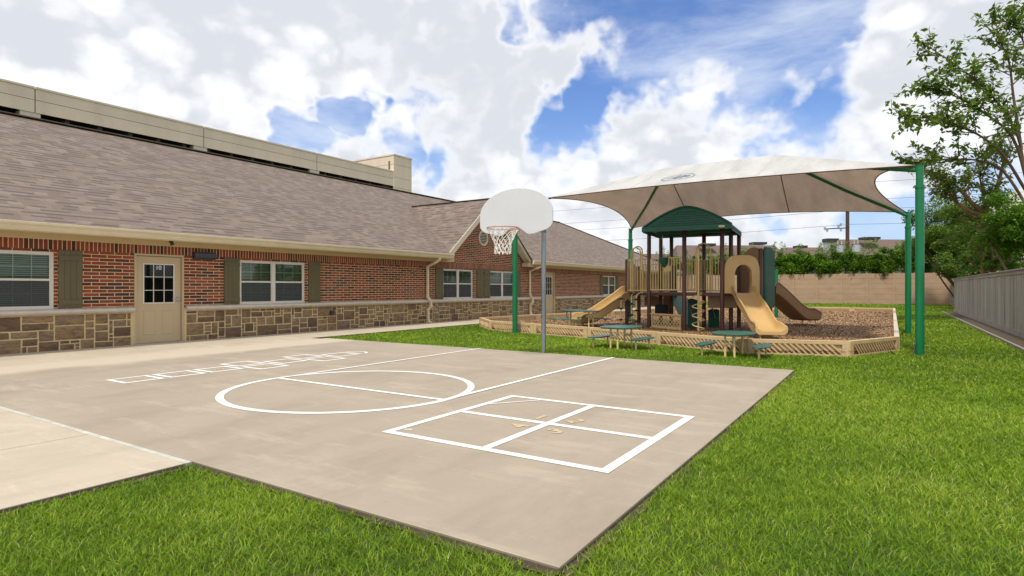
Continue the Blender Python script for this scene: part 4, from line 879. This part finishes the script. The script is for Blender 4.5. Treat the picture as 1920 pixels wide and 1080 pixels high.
# emblem printed on the front slope: oval outline with small lettering marks
def onfront(t, s):
    rows = SD[0]; i = min(int(t * 26), 25); f = t * 26 - i; j = min(int(s * 10), 9); g = s * 10 - j
    return (rows[i][j] * (1 - f) * (1 - g) + rows[i + 1][j] * f * (1 - g) + rows[i][j + 1] * (1 - f) * g + rows[i + 1][j + 1] * f * g) + Vector((0, -.004, .016))
for x0 in (-5.74, -2.66): m = MB(); m.tube([onfront(tx(cFL, cFR, r0, r1, x0, q), q) + Vector((0, 0, -.010)) for q in np.linspace(0, .99, 14)], .007, 4); m.build('seam', 'joint_sealant', T)
m = MB(); tc_, s0 = .372, .40; a_, b_ = .066, .155
m.sheet([[onfront(tc_ + a_ * k * math.cos(2 * math.pi * i / 48), s0 + b_ * k * math.sin(2 * math.pi * i / 48)) for i in range(49)] for k in (1.0, .93)])
for u0, u1, v0, v1 in ((-.012, -.006, .05, .10), (-.020, .0, -.02, .05), (-.016, -.010, -.08, -.02), (-.004, .002, -.09, -.02), (.006, .026, .045, .075), (.004, .028, -.005, .025), (.008, .024, -.07, -.045), (.030, .040, .05, .07), (-.040, -.024, .02, .035), (-.042, -.026, -.04, -.025)):
    m.add([onfront(tc_ + u0, s0 + v0), onfront(tc_ + u1, s0 + v0), onfront(tc_ + u1, s0 + v1), onfront(tc_ + u0, s0 + v1)], [(0, 1, 2, 3)])
m.sheet([[onfront(tc_ + .036 + .008 * k * math.cos(2 * math.pi * i / 16), s0 + .01 + .045 * k * math.sin(2 * math.pi * i / 16)) for i in range(17)] for k in (1.0, .5)])
m.build('printed_emblem', 'logo_blue', T)
m = MB(); m.tube(crv([(.40, 14.22, .22), (.33, 14.1, -.02), (.12, 13.9, -.05), (-.02, 14.2, .02)], 5), .012, 6); tag(m.build('cable', 'black_rubber'), 'short loose black cable curling from the near right canopy post', 'cable')

# ---------------------------------------------------------------- basketball hoop
hx_, hy_ = -5.905, 10.36
T = thing('basketball_hoop', (hx_, hy_, 0), 'grey pole basketball hoop with white fan backboard at the court edge', 'basketball hoop')
m = MB(); m.tube([(hx_, hy_, -.1), (hx_, hy_, 2.95)], .047, 20); m.tube([(hx_, hy_, 2.95), (hx_, hy_, 2.97)], .05, 20); m.build('pole', 'galv', T, smooth=True)
by = 9.30; bc = -5.90; hw = .80
half = [(0, 2.405), (.11, 2.40), (.20, 2.345), (.27, 2.295), (.33, 2.285), (.42, 2.295), (.68, 2.36), (.75, 2.40), (.79, 2.45), (hw, 2.50), (hw, 2.68)]
A_ = []
for i in range(1, 17):
    t = i / 16 * 90; A_.append((hw * max(0, math.cos(R(t))) ** .97, 2.68 + .475 * math.sin(R(t))))
rt = half + A_; lf = [(-x, z) for x, z in reversed(rt[1:-1])]; poly = rt + lf
m = MB(); m.prism(poly, (bc, by, 0), (1, 0, 0), (0, 0, 1), .03); bb = m.build('backboard', 'white_board', T, bevel=.008)
m = MB(); m.box(bc - .10, bc + .10, by + .05, by + .09, 2.4, 2.8)
for z in (2.5, 2.85):
    for s_ in (-1, 1): m.beam((bc + s_ * .28, by + .04, z), (hx_ + s_ * .04, hy_, z - .05), .035, .05)
m.beam((bc - .4, by + .05, 2.5), (bc + .4, by + .05, 2.5), .04, .04); m.beam((bc - .4, by + .05, 2.85), (bc + .4, by + .05, 2.85), .04, .04); m.build('support_arm', 'galv', T)
rc = Vector((bc, by - .43, 2.385)); rr = .285; m = MB(); ringp = [rc + Vector((rr * math.cos(t), rr * math.sin(t), 0)) for t in np.linspace(0, 2 * math.pi, 41)]
m.tube(ringp, .012, 8, False); m.box(bc - .09, bc + .09, by - .03, by, 2.32, 2.42); m.beam((bc - .06, by - .02, 2.385), (bc - .10, by - .17, 2.385), .02, .03); m.beam((bc + .06, by - .02, 2.385), (bc + .10, by - .17, 2.385), .02, .03)
for k in range(12): t = 2 * math.pi * k / 12; p = rc + Vector((rr * math.cos(t), rr * math.sin(t), -.015)); m.tube([p, p + Vector((0, 0, -.03))], .006, 5)
rim = m.build('rim', 'rim_paint', T, smooth=True)
m = MB(); NL = 12
def netp(k, v): 
    t = 2 * math.pi * k / NL; r = rr * (1 - .50 * min(1, v / .62) ** .8); return rc + Vector((r * math.cos(t), r * math.sin(t), -.03 - .44 * v)) + Vector((.012 * math.sin(9 * k), .012 * math.cos(7 * k), 0)) * v
for k in range(NL):
    for s_ in (1, -1): m.tube([netp(k + s_ * v * 3.0, v) for v in np.linspace(0, 1, 13)], .0065, 5)
m.build('net', 'net', T)

# ---------------------------------------------------------------- picnic tables
def table(loc, rz, label, Lx, Wt, H_, Hs, off, oval=True):
    T = thing('picnic_table', loc, label, 'picnic table', 'small green topped picnic tables', rz, True)
    def slab(w_, l, z, cx, nm):
        pts = []
        for i in range(28):
            t = 2 * math.pi * i / 28; e = .75 if oval else .3; c_, s_ = math.cos(t), math.sin(t); pts.append((cx + math.copysign(abs(c_) ** e, c_) * w_ / 2, math.copysign(abs(s_) ** e, s_) * l / 2))
        m = MB(); m.prism(pts, (0, 0, z - .025), (1, 0, 0), (0, 1, 0), .025); return m.build(nm, 'table_green', T, bevel=.008)
    slab(Wt, Lx, H_, 0, 'tabletop'); slab(.28, Lx * .98, Hs, -off, 'bench'); slab(.28, Lx * .98, Hs, off, 'bench')
    r = .021
    for y in (-Lx * .33, Lx * .33):
        for s_ in (-1, 1):
            a, b = s_ * .085, s_ * off; rb = .07
            P = [(a, y, H_ - .03), (a, y, rb - .03)] + [(a + s_ * (rb - rb * math.cos(R(q))), y, rb - .03 - rb * math.sin(R(q))) for q in (25, 50, 75, 90)] + [(b - s_ * (rb - rb * math.sin(R(q))) , y, rb - .03 - rb * math.cos(R(q))) for q in (0, 25, 50, 75, 90)] + [(b, y, Hs - .03)]
            P = [(x, yy, z - .03) for x, yy, z in P]; P[0] = (a, y, H_ - .03); P[-1] = (b, y, Hs - .03)
            m = MB(); m.tube(P, r, 8); m.build('leg', 'pipe_tan', T, smooth=True)
        m = MB(); m.tube([(-.085, y, H_ * .55), (.085, y, H_ * .55)], .016, 8); m.tube([(-Wt * .4, y, H_ - .035), (Wt * .4, y, H_ - .035)], .014, 8); m.build('cross_brace', 'pipe_tan', T)
        for s_ in (-1, 1): m = MB(); m.tube([(s_ * .085, y, H_ * .60), (s_ * .085, y, H_ * .72)], .027, 10); m.build('clamp', 'steel', T)
    return T
table((-5.05, 12.33, -.02), R(-5), 'green topped toddler picnic table on the grass behind the painted lane', 1.0, .82, .47, .235, .515)
table((-2.60, 12.08, -.02), R(-1), 'green topped toddler picnic table on the grass in front of the slide', 1.0, .80, .45, .225, .525)
table((-8.15, 16.55, .06), R(68), 'long green picnic table standing on the mulch left of the slide', 1.55, .72, .55, .30, .60)

# ---------------------------------------------------------------- play structure
def hp(px, d): p = at(px, 540, d); return Vector((p.x, p.y, 0))
T = thing('play_structure', (-5.2, 18.2, 0), 'big brown, tan and green play structure with roofed deck and three slides', 'play structure')
DZ = 1.17
PA, PD, PF, PG, PH, PE, PC, PB = hp(1217, 18.5), hp(1283, 17.2), hp(1354, 16.6), hp(1370.5, 17.4), hp(1385.5, 18.3), hp(1320, 18.4), hp(1259, 19.2), hp(1239, 19.5)
PR, L1, L2 = hp(1426.5, 16.5), hp(1175.5, 19.8), hp(1198, 20.4); R2 = hp(1444, 18.3); E2 = hp(1300, 19.6)
def post(p, zt_, r=.062): m = MB(); m.tube([(p.x, p.y, -.05), (p.x, p.y, zt_ - .02), (p.x, p.y, zt_)], [r, r, r * .8], 14); m.build('post', 'play_brown', T, smooth=True)
for p in (PA, PD, PF, PG, PH, PE, PC, PB): post(p, 3.02)
post(PR, 2.40, .07); post(L1, 2.26); post(L2, 2.05); post(R2, 2.2)
def deck(poly, z, th=.10): m = MB(); m.prism([(p.x, p.y) for p in poly], (0, 0, z - th), (1, 0, 0), (0, 1, 0), th); m.build('deck', 'play_brown', T, bevel=.01)
deck([PA, PD, PF, PR, R2, PH, PC, PB], DZ); deck([L1, PA, PB, L2], DZ - .012)
def rail(a, b, z0, z1, n, r=.017, ends=True):
    m = MB(); A = Vector((a.x, a.y, 0)); Bv = Vector((b.x, b.y, 0)); d = (Bv - A).normalized() * .07; A += d; Bv -= d
    up = Vector((0, 0, 1)); m.tube([A + up * z0, Bv + up * z0], r * 1.15, 8); m.tube([A + up * z1, Bv + up * z1], r * 1.15, 8)
    for i in range(n + 1): p = A.lerp(Bv, i / n); m.tube([p + up * z0, p + up * z1], r * .85, 6)
    return m.build('railing', 'pipe_tan', T, smooth=True)
rl = rail(PA, PD, DZ + .07, 2.20, 12); rail(PD, PE, DZ + .07, 2.16, 8); rail(PE, PF, DZ + .05, 2.16, 6); rail(PB, PC, DZ + .07, 2.18, 6); rail(L1, PA, DZ + .05, 2.22, 8); rail(PC, E2, DZ + .07, 2.12, 5)
rail(L2, PB, DZ + .05, 2.1, 6)
# play panels on the far edge
def panel(a, b, z0, z1, mat, hump=.0, nm='play_panel', th=.03, inset=.06):
    A = Vector((a.x, a.y, 0)); u = Vector((b.x - a.x, b.y - a.y, 0)); L_ = u.length; u.normalize(); n = 14; top = [(L_ - inset - (L_ - 2 * inset) * i / n, z1 + hump * math.sin(math.pi * i / n)) for i in range(n + 1)]
    m = MB(); m.prism([(inset, z0), (L_ - inset, z0)] + top, A, u, (0, 0, 1), th); return m.build(nm, mat, T, bevel=.008)
p1_ = panel(PE.lerp(PF, .30) + FW * 1.2, PF + FW * 1.6, DZ, 2.08, 'panel_taupe', .10)
m = MB()
A0 = PE.lerp(PF, .30) + FW * 1.16; B0 = PF + FW * 1.56
for i in range(4):
    for j in range(7): q = A0.lerp(B0, .25 + .18 * i); m.beam(q + Vector((0, 0, DZ + .14 + .105 * j)), q + (B0 - A0).normalized() * .055 + Vector((0, 0, DZ + .14 + .105 * j)), .03, .035)
m.build('panel_slot', 'play_brown', p1_)
panel(L1, L2, DZ, 1.9, 'play_tan', .22); panel(PH, R2, DZ, 2.28, 'slide_brown', .28)
panel(hp(1258, 20.5), hp(1270, 20.3), DZ - .2, 2.05, 'play_green', .02, inset=0); panel(hp(1310, 20.3), hp(1322, 20.1), DZ, 2.05, 'play_green', .02, inset=0)
# helm on the front railing
c = PA.lerp(PD, .42) - FW * .10; m = MB(); m.tube([c + Vector((0, 0, 1.93)), c + Vector((0, 0, 2.0)), c + Vector((0, 0, 2.10)), c + Vector((0, 0, 2.20)), c + Vector((0, 0, 2.22))], [.03, .09, .14, .155, .12], 16); m.build('helm', 'play_green', T, smooth=True)
m = MB(); m.tube([c + Vector((0, 0, 2.10)) + RT * (.17 * math.cos(t)) + Vector((0, 0, .17 * math.sin(t))) + RT * .1 for t in np.linspace(0, 6.283, 25)], .014, 6); q = PA.lerp(PD, .55); m.beam(q + Vector((0, 0, 1.88)) - (PD - PA).normalized() * .14, q + Vector((0, 0, 1.88)) + (PD - PA).normalized() * .14, .05, .16); m.build('helm_wheel', 'pipe_tan', T, smooth=True)
# lattice counter under the deck
A0 = PA.lerp(PD, .10); B0 = PA.lerp(PD, .90); up = Vector((0, 0, 1)); m = MB(); u = (B0 - A0); Lc = u.length; u.normalize(); za, zb = .10, .47
m.beam(A0 - u * .06 + up * .50, B0 + u * .06 + up * .50, .10, .035); m.beam(A0 - u * .08 + up * .075, B0 + u * .08 + up * .075, .05, .035)
for q in (A0, B0): m.beam(q + up * .09, q + up * .485, .03, .07)
m.beam(A0 + up * .465, B0 + up * .465, .025, .04); m.beam(A0 + up * .12, B0 + up * .12, .025, .05)
n = 9
for i in range(-4, n + 1):
    for s_ in (1, -1):
        x0 = Lc * i / n; x1 = x0 + .36; a0, a1 = (x0, x1); zz0, zz1 = (.1, .46) if s_ > 0 else (.46, .1)
        if a0 < .03: t = (.03 - a0) / (a1 - a0); zz0 += (zz1 - zz0) * t; a0 = .03
        if a1 > Lc - .03: t = (Lc - .03 - a0) / (a1 - a0); zz1 = zz0 + (zz1 - zz0) * t; a1 = Lc - .03
        if a1 > a0 + .02: m.beam(A0 + u * a0 + up * zz0, A0 + u * a1 + up * zz1, .016 + .002 * s_, .024, FW)
m.build('lattice_counter', 'pipe_tan', T)
# corkscrew climber
c = hp(1309.5, 16.75); m = MB(); m.tube([c, c + up * 1.9] + [c + up * 2.35 + FW * .0] + [c + up * 2.45 + (PE - c).normalized() * .10, c + up * 2.50 + (PE - c).normalized() * .30], .026, 10)
m.build('climber_pole', 'pipe_tan', T, smooth=True)
m = MB(); N_ = 110; P = []
for i in range(N_ + 1): t = i / N_; a = 2 * math.pi * (4.15 * t) + .3; r = .165 * min(1, (1 - abs(2 * t - 1)) * 8 + .35); P.append(c + Vector((r * math.cos(a), r * math.sin(a), 1.16 - 1.06 * t)))
m.tube(P, .017, 7); m.build('spiral_climber', 'pipe_tan', T, smooth=True)
def loop(a, b, z0, z1, r=.019):
    m = MB(); A = Vector((a.x, a.y, 0)); Bv = Vector((b.x, b.y, 0)); h = (Bv - A).length / 2; u = (Bv - A).normalized(); cc = (A + Bv) / 2
    m.tube([A + up * z0] + [cc + u * (-h * math.cos(R(q))) + up * (z1 - h + h * math.sin(R(q))) for q in range(0, 181, 15)] + [Bv + up * z0], r, 8); m.build('hand_loop', 'pipe_tan', T, smooth=True)
loop(hp(1305, 17.1), hp(1333, 17.3), DZ, 2.60); loop(hp(1187, 18.9), hp(1204.5, 18.7), DZ - .05, 2.62); loop(hp(1183.5, 19.2), hp(1201, 19.0), DZ - .05, 2.60)
# chain climber with pod steps
for px, d, zs in ((1164.5, 18.9, (.95, .63, .28)), (1184, 18.4, (1.14, .80, .45)), (1193, 18.2, (.94, .60, .26))):
    c = hp(px, d); m = MB(); e = hp(px + (12 if px != 1184 else 6), d + .35); m.tube([c] + [c + up * 1.02, c + up * 1.09 + (e - c) * .15, c + up * 1.14 + (e - c) * .5, e + up * 1.14], .018, 8); cp = m.build('climber_pole', 'pipe_tan', T, smooth=True)
    m = MB()
    for z in zs: m.tube([c + up * (z - .02), c + up * (z - .01), c + up * (z + .02), c + up * (z + .04)], [.03, .055, .055, .03], 10); m.tube([c + up * z - RT * .13, c + up * z + RT * .13], .010, 6)
    m.build('foot_peg', 'black_rubber', cp, smooth=True)
for px, d, z in ((1187, 18.5, .30), (1190, 18.4, .21)): c = hp(px, d); m = MB(); m.tube([c + up * (z - .015), c + up * (z + .015)], .15, 18); m.build('step_plate', 'play_brown', T)
m = MB(); m.tube([hp(1180, 20.0) + up * .32, hp(1180, 20.0) + up * .84, hp(1180, 20.0) + up * .88], [.055, .055, .03], 14); m.build('green_roller', 'post_green', T, smooth=True)
# under-deck gear
m = MB(); m.box(0, .8, 0, .25, 0, .38); o = m.build('under_deck_bench', 'panel_taupe', T, bevel=.03); q = hp(1327, 17.3); o.location = Vector((q.x, q.y, .72)) - T.location; o.rotation_euler = (0, 0, R(8))
for px, d, w_, z0, z1, mt in ((1300, 18.0, .34, .05, .95, 'play_green'), (1338, 18.2, .34, .08, .62, 'play_green'), (1240, 18.9, .42, .42, .75, 'black_rubber'), (1252, 19.6, .30, .4, 1.05, 'slide_brown'), (1222, 19.8, .5, .72, 1.0, 'slide_brown')):
    q = hp(px, d); m = MB(); m.prism([(-w_ / 2, z0), (w_ / 2, z0), (w_ / 2, z1), (w_ * .3, z1 + .03), (-w_ * .3, z1 + .03), (-w_ / 2, z1)], q, RT, up, .04); m.build('lower_panel', mt, T, bevel=.01)
m = MB(); a = hp(1296, 19.0); b = hp(1268, 20.5); m.beam(a + up * .1, b + up * 1.1, .5, .04); m.build('ramp_panel', 'play_green', T)
for px in (1288, 1330): m = MB(); m.tube([hp(px, 17.9) + up * 1.0, hp(px + 12, 17.4) + up * .4], .014, 6); m.build('brace', 'galv', T)
# slides
def slide(path, half_w, wall, mat, nm='slide', wave=None, foot=None, side0=None):
    # path: list of (point, wall height); cross direction horizontal
    P = crv([p for p in path], 6); n = len(P); rows = []; rowsU = []
    for i, p in enumerate(P):
        d = (P[min(i + 1, n - 1)] - P[max(i - 1, 0)]); d.z = 0; d.normalize(); s_ = Vector((d.y, -d.x, 0)); t = i / (n - 1)
        hw_ = half_w * (1 + (.16 * (max(0, t - .8) / .2) ** 1.5)); wh = wall * (1 if t > .08 else .6 + 5 * t) * (1 - .45 * max(0, (t - .85) / .15))
        prof = [(-1.16, wh - .02), (-1.10, wh + .015), (-1.02, wh), (-.98, wh * .6), (-.90, .05), (-.72, .008), (0, 0), (.72, .008), (.90, .05), (.98, wh * .6), (1.02, wh), (1.10, wh + .015), (1.16, wh - .02)]
        rows.append([p + s_ * (x * hw_) + up * z for x, z in prof]); rowsU.append([p + s_ * (x * hw_) + up * z for x, z in [(-1.16, wh - .05), (-1.12, -.02), (-.9, -.07), (.9, -.07), (1.12, -.02), (1.16, wh - .05)]])
    m = MB(); m.sheet(rows); m.sheet([list(reversed(r)) for r in rowsU])
    e = rows[-1]; f = rowsU[-1]; m.add(e + f, [(0, 13, 14), (12, 18, 17), (0, 14, 4, 3, 2, 1), (12, 11, 10, 9, 8, 17), (14, 15, 16, 17, 8, 7, 6, 5, 4)])
    s = m.build(nm, mat, T, smooth=True)
    if foot:
        fm = MB(); q = P[int(n * .93)]; d = (P[-1] - P[-4]); d.z = 0; d.normalize(); sd = Vector((d.y, -d.x, 0)) * half_w * .8
        for g in (-1, 1): fm.tube([q + sd * g * .8 + up * -.06, q + sd * g + up * -.1, Vector((q.x, q.y, 0)) + sd * g], .02, 8)
        fm.tube([q - sd * .8 - up * .06, q + sd * .8 - up * .06], .02, 8); fm.build('slide_leg', 'pipe_tan', s, smooth=True)
    return s
# front tan wave slide
S0 = PF.lerp(PR, .5); S1 = hp(1447, 13.75); dz_ = (S1 - S0)
f_ = lambda t, z: Vector((S0.x + dz_.x * t, S0.y + dz_.y * t, z))
sl1 = slide([f_(0, 1.16), f_(.12, 1.12), f_(.30, .86), (f_(.46, .70)), f_(.62, .50), f_(.78, .30), f_(.90, .275), f_(1.0, .28)], .27, .21, 'play_tan', foot=True)
# hood: arched surround with opening
u = (PR - PF); Lh = u.length; u.normalize(); nrm = Vector((u.y, -u.x, 0)); hz0 = DZ - .02
def hoodrow(off, grow_):
    out = []
    for q in range(0, 181, 10):
        a = R(180 - q); out.append((.5 * Lh + (.225 + grow_) * math.cos(a), 1.70 + (.25 + grow_) * math.sin(a)))
    return out
m = MB(); outer = []
n = 19
for q in range(n):
    a = R(180 - q * 10); cx, cz = math.cos(a), math.sin(a); x = .5 * Lh + math.copysign(abs(cx) ** .55, cx) * (.5 * Lh - .05); z = 1.70 + abs(cz) ** .8 * .52; outer.append((x, z))
inner = hoodrow(0, 0)
inn = [(.5 * Lh - .20, hz0)] + [(.5 * Lh - .235, 1.45)] + inner + [(.5 * Lh + .235, 1.45)] + [(.5 * Lh + .20, hz0)]
out_ = [(.05, hz0)] + [(.05, 1.45)] + outer + [(Lh - .05, 1.45)] + [(Lh - .05, hz0)]
W3 = lambda p, o: Vector((PF.x, PF.y, 0)) + u * p[0] + up * p[1] + nrm * o
m.sheet([[W3(p, -.02) for p in out_], [W3(p, .07) for p in out_], [W3(((p[0] * .55 + q[0] * .45), p[1] * .55 + q[1] * .45), .15) for p, q in zip(out_, inn)], [W3(p, .19) for p in inn], [W3(p, .10) for p in inn], [W3(p, -.02) for p in inn], [W3(p, -.02) for p in out_]])
m.build('slide_hood', 'play_tan', T, smooth=True)
# left slide and right rear brown slide
a0 = L1.lerp(L2, .5); b0 = hp(1079, 18.95); g_ = lambda t, z: Vector((a0.x + (b0.x - a0.x) * t, a0.y + (b0.y - a0.y) * t, z))
slide([g_(0, 1.14), g_(.12, 1.06), g_(.30, .80), g_(.48, .58), g_(.64, .38), g_(.80, .25), g_(.92, .235), g_(1, .24)], .27, .26, 'play_tan', foot=True)
a1 = hp(1437, 18.6); b1 = hp(1520, 19.8); h_ = lambda t, z: Vector((a1.x + (b1.x - a1.x) * t, a1.y + (b1.y - a1.y) * t, z))
slide([h_(0, 1.16), h_(.1, 1.10), h_(.35, .78), h_(.55, .50), h_(.72, .32), h_(.86, .30), h_(1, .31)], .29, .34, 'slide_brown', foot=True)
# tall green climbing wall panel beside the hood
A0 = PR + RT * .06; B0 = hp(1447, 17.6); u2 = (B0 - A0); L3 = u2.length; u2.normalize(); m = MB()
m.prism([(0, .78), (.1, .72), (L3 - .1, .72), (L3, .78), (L3, 2.28), (L3 - .12, 2.42), (L3 * .5, 2.5), (.12, 2.46), (0, 2.36)], A0, u2, up, .09); gp = m.build('climbing_wall', 'play_green', T, bevel=.03)
m = MB(); 
for zz, rr_ in ((1.62, .11), (1.62, .06)): m.tube([A0 + u2 * (L3 * .5) + up * zz - u2.cross(up) * -.08, A0 + u2 * (L3 * .5) + up * zz + u2.cross(up) * .03], rr_, 18)
m.tube([A0 + u2 * .1 + up * .85 + u2.cross(up) * .02, A0 + u2 * .1 + up * 2.3 + u2.cross(up) * .02], .03, 8); m.tube([A0 + u2 * (L3 - .1) + up * .85 + u2.cross(up) * .02, A0 + u2 * (L3 - .1) + up * 2.3 + u2.cross(up) * .02], .03, 8); m.build('wall_boss', 'play_green', gp, smooth=True)
# roof
rcn = Vector((-5.02, 17.95, 0)); ang = R(6); ru = Vector((math.cos(ang), math.sin(ang), 0)); rv = Vector((-math.sin(ang), math.cos(ang), 0)); hx2, hy2 = 1.22, 1.30; z0_, z1_ = 2.93, 3.60
def prof_z(t): return z0_ + .12 + (z1_ - z0_ - .12) * (1 - abs(t) ** 1.55)
m = MB(); rows = []
K = 16
def wr(x, y, z): return rcn + ru * x + rv * y + up * z
for y, s_ in ((-hy2, 1), (-hy2 + .03, 1.0), (0, 1), (hy2, 1)):
    rows.append([wr(-hx2, y, z0_)] + [wr(-hx2 + 2 * hx2 * i / K, y, prof_z(-1 + 2 * i / K)) for i in range(K + 1)] + [wr(hx2, y, z0_)])
m.sheet(rows)
m.sheet([[p - up * .03 for p in r] for r in rows])
pr_ = m.build('play_roof', 'play_green', T, smooth=True)
for sy, nm in ((-1, 'gable_panel'), (1, 'gable_panel')):
    m = MB(); y = sy * (hy2 - .05); pl = [(-hx2 + .02, z0_ + .01), (hx2 - .02, z0_ + .01)] + [(hx2 - .02 - (2 * hx2 - .04) * i / K, prof_z((hx2 - .02 - (2 * hx2 - .04) * i / K) / hx2) - .02) for i in range(K + 1)]
    m.prism(pl, rcn + rv * y, ru, up, .03)
    if sy < 0:
        m2 = MB(); m2.prism([(-hx2 - .02, z0_ - .01), (hx2 + .02, z0_ - .01), (hx2 + .02, z0_ + .13), (-hx2 - .02, z0_ + .13)], rcn + rv * (-hy2 - .02), ru, up, .05); m2.build('fascia', 'play_green', pr_, bevel=.01)
        m2 = MB(); m2.tube([wr(-hx2 + 2 * hx2 * i / K, -hy2 - .015, prof_z(-1 + 2 * i / K)) for i in range(K + 1)], .03, 6); m2.build('roof_rib', 'play_green', pr_, smooth=True)
        sh = MB(); rowh = .062
        for r_ in range(8):
            zz = z0_ + .13 + r_ * rowh
            for c_ in range(-12, 13):
                x = (c_ + (.5 if r_ % 2 else 0)) * .105
                if prof_z(min(1, max(-1, (abs(x) + .05) / hx2))) - .05 < zz + rowh: continue
                sh.add([wr(x - .051, -hy2 + .012, zz + .012), wr(x, -hy2 + .004, zz), wr(x + .051, -hy2 + .012, zz + .012), wr(x + .051, -hy2 + .045, zz + rowh), wr(x - .051, -hy2 + .045, zz + rowh)], [(0, 1, 2, 3, 4)])
        sh.build('shingle_relief', 'play_green', pr_)
    m.build(nm, 'play_green', pr_)
m = MB(); m.tube([wr(hx2 - .22, -hy2 - .024, z0_ + .065), wr(hx2 - .22, -hy2 - .028, z0_ + .065)], .0001, 4)
pts = [( .085 * math.copysign(abs(math.cos(t)) ** .5, math.cos(t)), .03 * math.copysign(abs(math.sin(t)) ** .7, math.sin(t))) for t in np.linspace(0, 6.1, 20)]
m = MB(); m.prism(pts, wr(hx2 - .25, -hy2 - .078, z0_ + .06), ru, up, .012); m.build('name_plate', 'sign_cream', pr_)
m = MB(); m.beam(wr(-hx2 + .1, 0, 2.99), wr(hx2 - .1, 0, 2.99), .06, .08)
for y in (-1, 1): m.beam(wr(-hx2 + .1, y, 2.985), wr(hx2 - .1, y, 2.985), .06, .07)
m.build('roof_frame', 'play_green', pr_)
# free-standing green bars beyond the play structure
T2 = thing('chin_up_bar', hp(1455.5, 24.5), 'bright green chin up bar posts behind the brown slide', 'exercise bar'); m = MB(); c = hp(1455.5, 24.5); c2 = hp(1297, 27.5)
m = MB(); m.tube([c - up * .05, c + up * 2.08], .075, 12); m.build('bar_post', 'post_green', T2, smooth=True); m = MB(); e = hp(1400, 24.2); m.tube([e - up * .05, e + up * 2.08], .075, 12); m.build('bar_post', 'post_green', T2, smooth=True)
m = MB(); m.tube([c + up * 1.95, e + up * 1.95], .03, 8); m.build('cross_bar', 'galv', T2)
